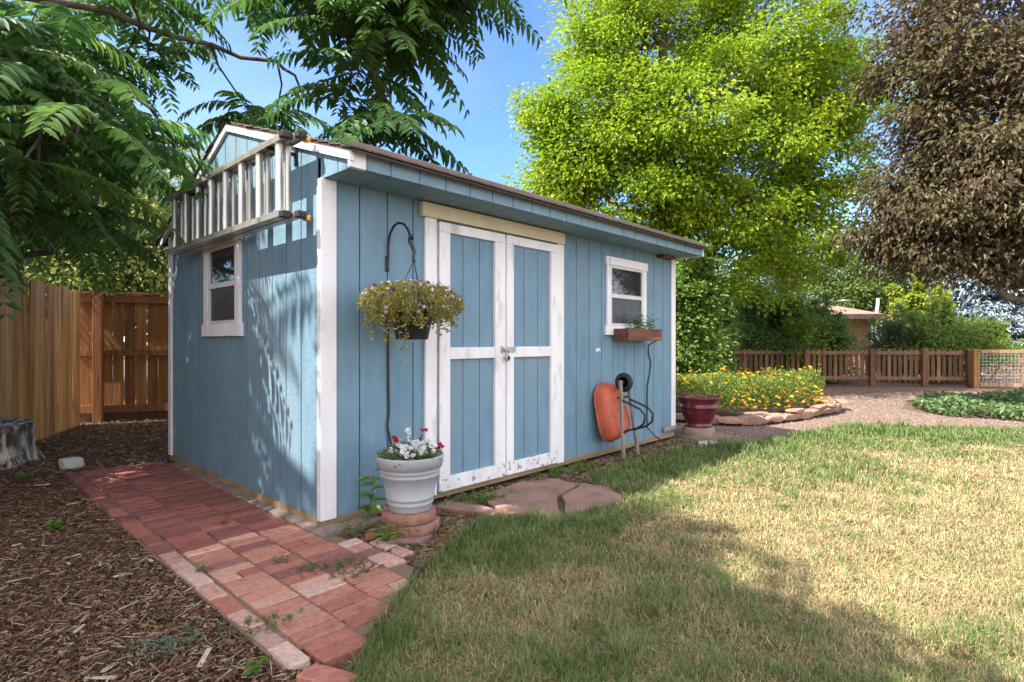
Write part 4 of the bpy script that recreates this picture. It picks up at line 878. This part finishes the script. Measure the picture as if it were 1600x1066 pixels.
# ------------------------------------------------------------------ trees
def tree(name, label, cat, base, trunk_pts, trunk_r, lobes, ncl, nlf, csize, L, W_, c0, c1, c2=None, f2=.12, stray=1.4, shoots=0, mat=None, bk=None, group=None, up=.6, six=False, shell=.45, flat=.55, droop=.2, nlimb=None, keep=None, ldir=.5):
    """lobes: list of (centre, radii, weight). A trunk, limbs to the lobes, twigs to leaf clusters and leaves in clumps."""
    t = thing(name, label, cat, base, group); tk = MB()
    tp = [Vector(p) for p in trunk_pts]; n_ = len(tp)
    tk.tube(tp, [trunk_r*(1-.75*i/(n_-1)) for i in range(n_)], 10)
    wts = np.array([l[2] for l in lobes], float); wts /= wts.sum(); ctrs = []
    for (c, r, w), m in zip(lobes, rng.multinomial(ncl, wts)):
        c = Vector(c); s = min(tp[1:], key=lambda p: (p-c).length if p.z < c.z+.3 else 99)
        mid = (s+c)/2+Vector((0, 0, -.1*(s-c).length)); tk.tube([s, mid, c], [trunk_r*.34, trunk_r*.22, trunk_r*.12], 7)
        if m == 0: continue
        d = rdir(m); rr = rng.random((m, 1))**shell; rr = np.where(rng.random((m, 1)) < .13, rng.uniform(1.0, stray, (m, 1)), rr); q = np.array(c)+d*rr*np.array(r); ctrs.append(q)
        for p in q[::2]:
            p = Vector(p); a = c.lerp(mid, random.random()*.6); tk.tube([a, (a+p)/2+Vector((random.gauss(0, .1), random.gauss(0, .1), .1)), p], [trunk_r*.09, trunk_r*.06, trunk_r*.03], 4, cap=False)
    tk.build('trunk', bk or bark, t)
    Q = np.concatenate(ctrs)
    if shoots:   # stray shoots rising out of the outline
        c, r = np.array(lobes[0][0]), np.array(lobes[0][1]); sp = []
        for _ in range(shoots):
            d = nrm(rng.normal(size=3)); d[2] = abs(d[2])*.8+.25; d = nrm(d); p0 = c+d*r*.9; dr_ = d*.5+np.array([0, 0, .8])+rng.normal(0, .2, 3); ln = rng.uniform(.25, .7)
            for k in range(5): sp.append(p0+dr_*ln*k/4)
        Q = np.concatenate([Q, np.array(sp)])
    if keep is not None: Q = Q[keep(Q)]
    m = len(Q); cs = csize*rng.uniform(.6, 1.35, m); cs[m-shoots*5:] = .13 if shoots else cs[m-shoots*5:]
    idx = np.repeat(np.arange(m), nlf); n = len(idx); off = rng.normal(0, 1, (n, 3))*np.array([1, 1, flat])*.5*cs[idx][:, None]
    P = Q[idx]+off; ctr = Q.mean(0); out = nrm(P-ctr)
    A = nrm(off*1.2/csize+out*.5+rdir(n)*.7+np.array([0, 0, -ldir*.6])); Nn = np.array([0, 0, up])+out*.45+rdir(n)*.6
    tc_ = rng.random(m); C = mixc(c0, c1, np.clip(tc_[idx]*.6+rng.random(n)*.45, 0, 1))*rng.uniform(.85, 1.15, (n, 1))
    if c2: C = np.where((rng.random(m)[idx]*.5+rng.random(n)*.5 < f2*1.6)[:, None], np.array(c2)[None], C)
    leaves('crown', P, A, Nn, rng.uniform(.7, 1.25, n)*L, rng.uniform(.8, 1.2, n)*W_, C, mat or leafm, t, six, droop=droop)
    return t
def G(px, d): q = at(px, 533, d); return Vector((q.x, q.y, 0))
def lobe(px, py, d, r, rd=None, w=1, rz=None): return (at(px, py, d), (r, r, rz or r), w)
# the big yellow-green maple behind the shed
mb_ = G(1035, 13.6)
tree('maple_tree', 'tall sunlit yellow green maple rising behind the blue shed', 'tree', tuple(mb_),
     [mb_, mb_+Vector((.05, 0, 2.2)), mb_+Vector((-.05, .05, 4.2)), mb_+Vector((.1, 0, 6.2)), mb_+Vector((.2, .1, 8.5)), mb_+Vector((.3, .1, 10.5))], .27,
     [lobe(1010, 40, 13.5, 2.0, w=1.3), lobe(1180, 60, 13.8, 2.1, w=1.4), lobe(1090, -120, 13.6, 2.2, w=1), lobe(950, 200, 13.2, 1.5, w=.9), lobe(1100, 180, 12.6, 1.9, w=1.3), lobe(1260, 190, 13.8, 1.6, w=1), lobe(1290, 110, 14.3, 1.3, w=.6),
      lobe(890, 225, 13.4, .9, w=.35), lobe(850, 175, 13.4, .62, w=.15), lobe(940, 60, 13.6, 1.0, w=.35), lobe(1010, 290, 13, 1.6, w=.9), lobe(900, 275, 13.2, 1.0, w=.45), lobe(1180, 300, 13, 1.7, w=1.1), lobe(1270, 320, 13.8, 1.2, w=.6), lobe(1120, 380, 13.4, 1.3, w=.7), lobe(1230, 390, 14, 1.1, w=.4), lobe(1330, 210, 14.2, .7, w=.2), lobe(1020, 380, 14, 1.2, w=.4), lobe(870, 290, 13.8, .8, w=.2)],
     800, 165, .5, .105, .068, (.15, .29, .016), (.38, .48, .025), None, .08, 1.2, 0, leaf2m, barkl, shell=.3, flat=.55)
# purple leaved tree at the right edge
pb_ = G(1700, 9.6)
tree('purple_tree', 'dark purple leaved cherry tree overhanging the right side', 'tree', tuple(pb_),
     [pb_, pb_+Vector((0, 0, 1.5)), pb_+Vector((-.1, .1, 2.6)), pb_+Vector((-.1, 0, 4)), pb_+Vector((0, .1, 6.2))], .17,
     [lobe(1560, 60, 9.6, 1.5, w=1.4), lobe(1470, 110, 9.8, 1.0, w=.8), lobe(1600, 230, 9.2, 1.4, w=1.3), lobe(1500, 250, 9.4, 1.15, w=1.1), lobe(1465, 300, 9.7, .75, w=.5), lobe(1425, 335, 10, .6, w=.35), lobe(1530, 325, 9.3, .75, w=.6), lobe(1625, 330, 9, .8, w=.6), lobe(1680, 100, 9.4, 1.6, w=1), lobe(1520, -90, 9.8, 1.6, w=1), lobe(1430, 40, 10, .6, w=.25), lobe(1700, 270, 9.3, 1.3, w=.8), lobe(1440, 225, 9.9, .6, w=.25), lobe(1350, 385, 10.2, .35, w=.08), lobe(1405, 380, 10, .5, w=.25), lobe(1470, 392, 9.6, .5, w=.3), lobe(1545, 388, 9.3, .5, w=.3), lobe(1620, 392, 9.1, .5, w=.3), lobe(1690, 390, 9, .6, w=.3), lobe(1415, 300, 10, .4, w=.1)],
     600, 95, .4, .12, .05, (.1, .06, .045), (.195, .18, .08), (.15, .065, .045), .1, 1.3, 0, leafm, bark, up=.9, droop=.3, ldir=1.0, shell=.45)
# the low crooked limb seen under its crown
lb = MB(); lb.tube([at(1650, 478, 9.2), at(1605, 470, 9.2), at(1575, 466, 9.2), at(1562, 455, 9.2), at(1560, 440, 9.25), at(1580, 425, 9.3), at(1640, 405, 9.4), tuple(pb_+Vector((-.1, .1, 2.6)))], [.03, .05, .055, .055, .05, .05, .06, .07], 9)
lb.build('limb', bark, bpy.data.objects['purple_tree'])
# blue spruces
def spruce(base, hgt, rad, label, c0, c1, n=26000, z0=.3):
    t = thing('blue_spruce', label, 'spruce', tuple(base)); MB().tube([base, base+Vector((0, 0, hgt))], [.2, .02], 8).build('trunk', bark, t)
    nb = 760; zz = z0+(hgt-z0)*rng.random(nb)**1.25; g = rng.uniform(0, 6.283, nb); rl = rad*(1-zz/hgt)*rng.uniform(.75, 1.08, nb)+.1
    bi = rng.integers(0, nb, n); s = rng.random(n)**.6; r = rl[bi]*s; gg = g[bi]+rng.normal(0, .09, n)*1.2
    P = np.stack([base.x+r*np.cos(gg), base.y+r*np.sin(gg), zz[bi]-.28*r+.12*r*r/np.maximum(rl[bi], .1)+rng.normal(0, .07, n)], 1)
    A = np.stack([np.cos(gg), np.sin(gg), np.full(n, -.25)], 1)+rdir(n)*.7
    leaves('crown', P, A, np.array([0, 0, 1.])+rdir(n)*.5, rng.uniform(.18, .36, n), rng.uniform(.06, .11, n), mixc(c0, c1, rng.random(n)), needlem, t, six=False)
spruce(G(1545, 23), 9.5, 3.4, 'large silvery blue spruce beyond the wire gate', (.2, .26, .3), (.42, .5, .56), 80000)
spruce(G(1215, 29), 6.2, 2.2, 'distant blue spruce beside the neighbour roof', (.13, .18, .22), (.34, .4, .5), 12000)
# shrubs beyond the picket fence and by the shed
def shrub(label, px, d, w, h, c0, c1, ncl, nlf, L, W_, cat='shrub', name='garden_shrub', cs=.4, extra=(), group=None, zb=.0):
    g = G(px, d); g.z = 0
    lob = [((g.x, g.y, h*.55), (w, w*.8, h*.47), 1)]+[((g.x+a, g.y+b_, c), (r, r, r), wt) for a, b_, c, r, wt in extra]
    return tree(name, label, cat, tuple(g), [g, g+Vector((0, 0, h*.3)), g+Vector((.1, 0, h*.55)), g+Vector((0, .1, h*.8))], .05, lob, ncl, nlf, cs, L, W_, c0, c1, None, .1, 1.35, 16, leafm, barkl, shell=.4)
shrub('rounded green shrub with layered branches beyond the picket fence', 1478, 17.2, 1.7, 1.8, (.1, .19, .03), (.26, .33, .06), 230, 90, .11, .05)
shrub('tall mixed green shrub beside the right corner of the shed', 1072, 10.4, .5, 2.4, (.1, .19, .03), (.2, .3, .05), 120, 90, .09, .06, cs=.35)
shrub('broad leaved bush growing in front of the left end of the picket fence', 1092, 13.2, .5, 1.6, (.07, .15, .025), (.17, .27, .05), 110, 80, .12, .075, cs=.4)
shrub('dense dark green shrub behind the marigold bed', 1215, 16.5, 1.25, 2.45, (.06, .125, .028), (.16, .25, .05), 200, 90, .11, .055)
shrub('dark leafy shrub between the dense shrub and the brick house', 1285, 16.8, .7, 1.75, (.07, .14, .035), (.16, .24, .06), 120, 80, .11, .05)
shrub('bright lime green bush in front of the far roof end', 1438, 21, 1.0, 2.9, (.22, .3, .03), (.38, .42, .05), 90, 80, .13, .08)
shrub('small yellow green bush hanging over the pickets', 1238, 15.9, .45, 1.5, (.15, .24, .03), (.28, .36, .05), 45, 60, .11, .06)
shrub('soft grey green bush beside the house wall', 1388, 17.5, .7, 1.35, (.1, .15, .07), (.18, .23, .11), 90, 80, .09, .03)
shrub('tall bush filling the gap behind the shed corner', 1150, 18.5, 1.2, 2.5, (.08, .16, .03), (.2, .29, .05), 160, 80, .12, .06)
def vine(px, py, d):
    pass
# far trees closing the view
far = [(-200, 14, 3.2, 8.5), (40, 12.5, 2.6, 7.6), (210, 13.5, 2.3, 6.4), (330, 17, 2.6, 6.5), (1130, 34, 4.5, 6.0), (1290, 36, 4.6, 9.5), (1400, 33, 4.2, 9.0), (1660, 30, 4, 8), (1500, 40, 4, 8)]
FL = ['leafy tree beyond the left fence, outermost to the left', 'sunlit leafy tree beyond the corner of the two board fences', 'pale green leafy tree seen over the dark back fence', 'leafy tree glimpsed between the hanging fronds above the shed gable', 'far green tree behind the maple beside the neighbour roof', 'far green tree behind the neighbour roof', 'far green tree left of the big blue spruce', 'far tree behind the wire gate at the right edge', 'far tall tree behind the big blue spruce']
for (px, d, r, h), lab in zip(far, FL):
    g = G(px, d); near = px < 400
    tree('leafy_tree', lab, 'tree', tuple(g), [g, g+Vector((0, 0, h*.3)), g+Vector((.1, 0, h*.55)), g+Vector((0, .1, h*.85))], .16,
         [((g.x, g.y, h*.62), (r, r, h*.4), 2), ((g.x+r*.5, g.y-r*.4, h*.4), (r*.6, r*.6, h*.26), 1), ((g.x-r*.5, g.y+r*.3, h*.45), (r*.6, r*.6, h*.3), 1)], 260 if near else 170, 95, .7 if near else .95, .13 if near else .2, .065 if near else .12,
         (.2, .28, .07) if px == 210 else (.11, .18, .035), (.5, .52, .2) if px == 210 else (.28, .34, .07) if near else (.2, .26, .06), None, .1, 1.3, 0, leaf2m, bark, 'trees around the yard')

# ------------------------------------------------------------------ neighbour house
hs = thing('brick_house', 'low brick house with brown roof beyond the picket fence', 'house', tuple(G(1270, 25)))
e0 = at(1010, 492, 23.5); e1 = at(1392, 492, 22.5); zE = e1.z; e0.z = zE; dvh = (e1-e0); LH = dvh.length; dvh.normalize(); nh = Vector((-dvh.y, dvh.x, 0))
if nh.x*C_+nh.y*S_ < 0: nh = -nh
b = MB(); q = [e0+nh*.5+dvh*.4, e1+nh*.5-dvh*.5, e1+nh*7-dvh*.5, e0+nh*7+dvh*.4]; b.add([Vector((p.x, p.y, -.05)) for p in q]+[Vector((p.x, p.y, zE+.02)) for p in q], [(0, 1, 5, 4), (1, 2, 6, 5), (2, 3, 7, 6), (3, 0, 4, 7), (4, 5, 6, 7)]); b.build('wall', housebrick, hs)
rz = zE+1.15; r0 = e0+nh*3.7+dvh*1.5; r1 = e1+nh*3.7-dvh*3.6; r0.z = r1.z = rz
E0, E1, E2, E3 = e0, e1, e1+nh*7.5, e0+nh*7.5
b = MB(); b.add([E0, E1, E2, E3, r0, r1], [(0, 1, 5, 4), (1, 2, 5), (2, 3, 4, 5), (3, 0, 4), (3, 2, 1, 0)]); rf = b.build('roof', houseroof, hs)
b = MB(); b.cbox((LH, .04, .2), Matrix.Translation((e0+e1)/2-nh*.02-Vector((0, 0, .06))) @ Euler((0, 0, math.atan2(dvh.y, dvh.x))).to_matrix().to_4x4()); b.build('fascia', fasciam, hs)
v0 = at(1371, 484, 24.2); b = MB(); b.tube([v0+Vector((-.2, 0, -.35)), v0+Vector((-.1, .0, 0)), v0+Vector((.1, 0, .25)), v0+Vector((.12, 0, .5))], .07, 8); b.build('vent_pipe', sashgray, rf)
v0 = at(1319, 480, 24.4); b = MB(); b.tube([v0-Vector((0, 0, .2)), v0+Vector((.05, 0, .25))], .03, 6); b.lathe([(0, 0), (.28, 0), (.28, .05), (0, .07)], v0+Vector((.05, 0, .25)), 16); b.build('roof_vent', steel, rf)

# ------------------------------------------------------------------ tree of heaven (large compound leaves) on the left
AB = Vector((-2.9, 5.3, 0))
random.seed(SEED); rng = np.random.default_rng(SEED)
ail = thing('tree_of_heaven', 'big tree with long feather like leaves spreading over the shed from the left', 'tree', tuple(AB))
tk = MB()
T = [AB, AB+Vector((.05, -.05, 1.6)), AB+Vector((.0, -.25, 3.0)), AB+Vector((-.1, -.6, 4.6)), AB+Vector((-.3, -1.2, 6.4)), AB+Vector((-.5, -1.8, 8.2))]
tk.tube(T, [.24, .2, .18, .14, .1, .05], 12)
def A_(px, py, d): return at(px, py, d)
limbs = [
 [T[2], A_(-120, -60, 5.0), A_(88, 3, 5.5), A_(220, 40, 6), A_(330, 70, 6.3), A_(433, 96, 6.5), A_(461, 118, 6.5), A_(503, 169, 6.5)],
 [T[1], A_(-60, 60, 5.2), A_(60, 80, 5.2), A_(182, 128, 5.4), A_(250, 190, 5.8), A_(314, 253, 6.3)],
 [T[3], A_(100, -260, 5.6), A_(330, -90, 6), A_(477, 0, 6), A_(500, 13, 6), A_(538, 51, 5.9), A_(573, 86, 5.8), A_(610, 150, 5.8)],
 [A_(477, 0, 6), A_(560, -30, 5.9), A_(650, -10, 5.8), A_(720, 20, 5.8)],
 [T[1], A_(-80, 430, 5.2), A_(10, 402, 5.5), A_(100, 378, 6), A_(150, 330, 6.6)],
 [T[1], A_(-60, 330, 4.4), A_(60, 220, 4.2), A_(120, 190, 4.3)],
 [T[4], AB+Vector((-1.2, -3, 6.4)), AB+Vector((-1.6, -5, 6.4)), AB+Vector((-1.6, -6.8, 6.2))],
 [T[3], AB+Vector((-.6, -2.6, 5)), AB+Vector((-1.0, -4.2, 5.2)), AB+Vector((-.9, -6, 5.3))],
 [T[4], AB+Vector((1, -2.2, 7)), AB+Vector((1.6, -3.4, 7.6))],
]
for i, lm_ in enumerate(limbs):
    m = len(lm_); r0_ = (.05, .05, .08, .04, .06, .04, .08, .08, .06)[i]
    pts = []
    for j in range(m-1): # add wiggle
        pts += [Vector(lm_[j]), Vector(lm_[j]).lerp(Vector(lm_[j+1]), .5)+Vector((random.gauss(0, .05), random.gauss(0, .05), random.gauss(0, .05)))]
    pts.append(Vector(lm_[-1])); tk.tube(pts, [r0_*(1-.8*k/(len(pts)-1)) for k in range(len(pts))], 7)
limbpts = [Vector(p) for l in limbs for p in l]
ros = []  # rosette centres
def zone(n, poly, d0, d1):
    xs = [p[0] for p in poly]; ys_ = [p[1] for p in poly]; c = 0
    while c < n:
        px, py = random.uniform(min(xs), max(xs)), random.uniform(min(ys_), max(ys_))
        if inpoly(np.array([px]), np.array([py]), poly)[0]: ros.append((at(px, py, random.uniform(d0, d1)), 1)); c += 1
zone(34, [(-160, -60), (330, -60), (330, 110), (230, 180), (170, 330), (-160, 360)], 5.0, 7.6)
zone(16, [(-160, -20), (150, 0), (170, 150), (110, 300), (-160, 340)], 3.7, 5.0)
zone(4, [(330, -80), (470, -60), (450, 0), (380, 30), (340, 30)], 5.6, 7)
zone(15, [(470, -80), (680, -90), (670, -10), (600, 130), (530, 130), (520, 40)], 5.4, 6.4)
for px, py, d in ((560, 120, 5.8), (590, 175, 5.9), (545, 160, 6.1), (610, 195, 5.7), (700, -30, 5.6), (755, -45, 5.6), (600, 60, 5.8), (640, 20, 5.8), (120, 215, 4.3), (60, 260, 4.2), (180, 250, 4.9), (20, 330, 4.5), (100, 330, 5.2), (390, 175, 7.4), (430, 190, 7.6), (170, 345, 6.4), (225, 215, 5.6), (30, 130, 4.0)): ros.append((at(px, py, d), 1))
# canopy above and left of the view, over the patio and the near lawn
SD = np.array(SUN/SUN.z)
def shade(n, x0, x1, y0, y1, k0, k1, z=0):
    for _ in range(n):
        g = np.array([random.uniform(x0, x1), random.uniform(y0, y1), z if not hasattr(z, '__len__') else random.uniform(*z)])
        ros.append((Vector(g+SD*random.uniform(k0, k1)), 0))
shade(92, -2.4, -.1, -2.6, 3.2, 4.2, 7.4)
shade(30, -.1, .85, -2.9, -.6, 5.6, 8)
shade(7, -.02, .0, .9, 3.0, 4.0, 6.8, (.2, 2.4))
shade(2, -.02, .0, -.1, .7, 4.4, 6.8, (.2, 2.4))
shade(3, .9, 1.6, -2.2, -1.2, 6.4, 8.4)
shade(1, .5, 1.1, -3.2, -2.5, 6, 8)
shade(18, -2.5, .6, 3.2, 6.5, 4.2, 7)
shade(9, -2, .5, -5, -2.9, 5.6, 8)
ok = []
for p, vis in ros:
    if not vis:
        px, py, d = (float(v[0]) for v in proj(np.array([p])))
        if d > .2 and px > -170 and px < 1700 and py > -230: continue
        if p.z < 3: continue
    ok.append((p, vis))
print('rosettes', len(ros), len(ok))
FR = []; nwall = 0
for p, vis in ok:
    near = min(limbpts, key=lambda q: (q-p).length); 
    if (near-p).length > .1: tk.tube([near, near.lerp(p, .5)+Vector((random.gauss(0, .08), random.gauss(0, .08), .12)), p], [.016, .012, .009], 5, cap=False)
    nf = random.randint(7, 10); g0 = random.uniform(0, 6.28)
    for i in range(nf):
        g = g0+i*2.4; e = random.uniform(-.25, .6); ln = random.uniform(.58, 1.0) if vis else random.uniform(.6, .95); dr = (math.cos(g)*math.cos(e), math.sin(g)*math.cos(e), math.sin(e))
        mx_ = p.x+dr[0]*ln*.6; my_ = p.y+dr[1]*ln*.6; mz_ = p.z+dr[2]*ln*.6-.2; kk = mx_/SD[0]; wy = my_-kk*SD[1]; wz = mz_-kk
        if kk > 0 and -.3 < wy < 3.2 and -.2 < wz < 2.9:   # the crown is sparser where the sun reaches the gable wall
            nwall += 1
            if random.random() > (.47 if wy < 1.4 else .68): continue
        FR.append((p, dr, ln))
print('fronds over wall', nwall, len(FR)); tk.build('trunk', bark, ail)
n = len(FR); P0_ = np.array([f[0][:] for f in FR]); D0 = np.array([f[1] for f in FR]); Lf = np.array([f[2] for f in FR]); NP = 14
ts = np.linspace(.14, 1, NP); drop = rng.uniform(.35, .75, n)
def rach(t): return P0_+D0*(Lf*t)[:, None]+np.array([0, 0, -1.])*(Lf*drop*t*t)[:, None]
Pl = []; Al = []; Nl = []; Ll = []; Cl = []
fc = rng.random(n)
for t in ts:
    p = rach(t); tg = nrm(rach(t+.02)-rach(t-.02)); sd = nrm(np.cross(tg, np.array([0, 0, 1.])))
    un = nrm(np.cross(sd, tg))
    for s in (-1, 1):
        Al.append(nrm(sd*s*.85+tg*rng.uniform(.3, .55, (n, 1))-np.array([0, 0, 1.])*rng.uniform(.1, .55, (n, 1))+rdir(n)*.1)); Pl.append(p); Nl.append(un+rdir(n)*.22)
        Ll.append(Lf*.2*(.65+.5*math.sin(math.pi*min(1, t*.85+.1)))*rng.uniform(.85, 1.15, n)); Cl.append(np.clip(fc*.7+rng.random(n)*.3, 0, 1))
Pl, Al, Nl = (np.concatenate(v) for v in (Pl, Al, Nl)); Ll = np.concatenate(Ll); tc_ = np.concatenate(Cl)
# ribs as thin leaf stalks
leaves('crown', Pl, Al, Nl, Ll, Ll*.31, mixc((.036, .125, .032), (.125, .24, .042), tc_), leafm, ail, six=True, droop=.15)
st = [rach(t) for t in (0, .25, .5, .75, 1.0)]; Vs = []; 
for j, q in enumerate(st):
    w = .0035*(1-.15*j); tg = nrm(rach(.5)-rach(.45)); s1 = nrm(np.cross(tg, np.array([0, 0, 1.]))); u1 = np.cross(s1, tg)
    for kx, ky in ((1, -.6), (-1, -.6), (0, 1)): Vs.append(q+s1*kx*w+u1*ky*w)
Vs = np.stack(Vs, 1); i0 = np.arange(n)[:, None]*15; fa = []
for j in range(4):
    for k in range(3): k2 = (k+1) % 3; fa.append(i0+np.array([[j*3+k, j*3+k2, j*3+3+k2, j*3+3+k]]))
npmesh('leaf_stalk', Vs.reshape(-1, 3), np.concatenate(fa), np.full((n*15, 3), (.22, .2, .06)), leafm, ail)
for o in bpy.data.objects:
    if o.name.startswith('leaf_stalk'): o['kind'] = 'stuff'
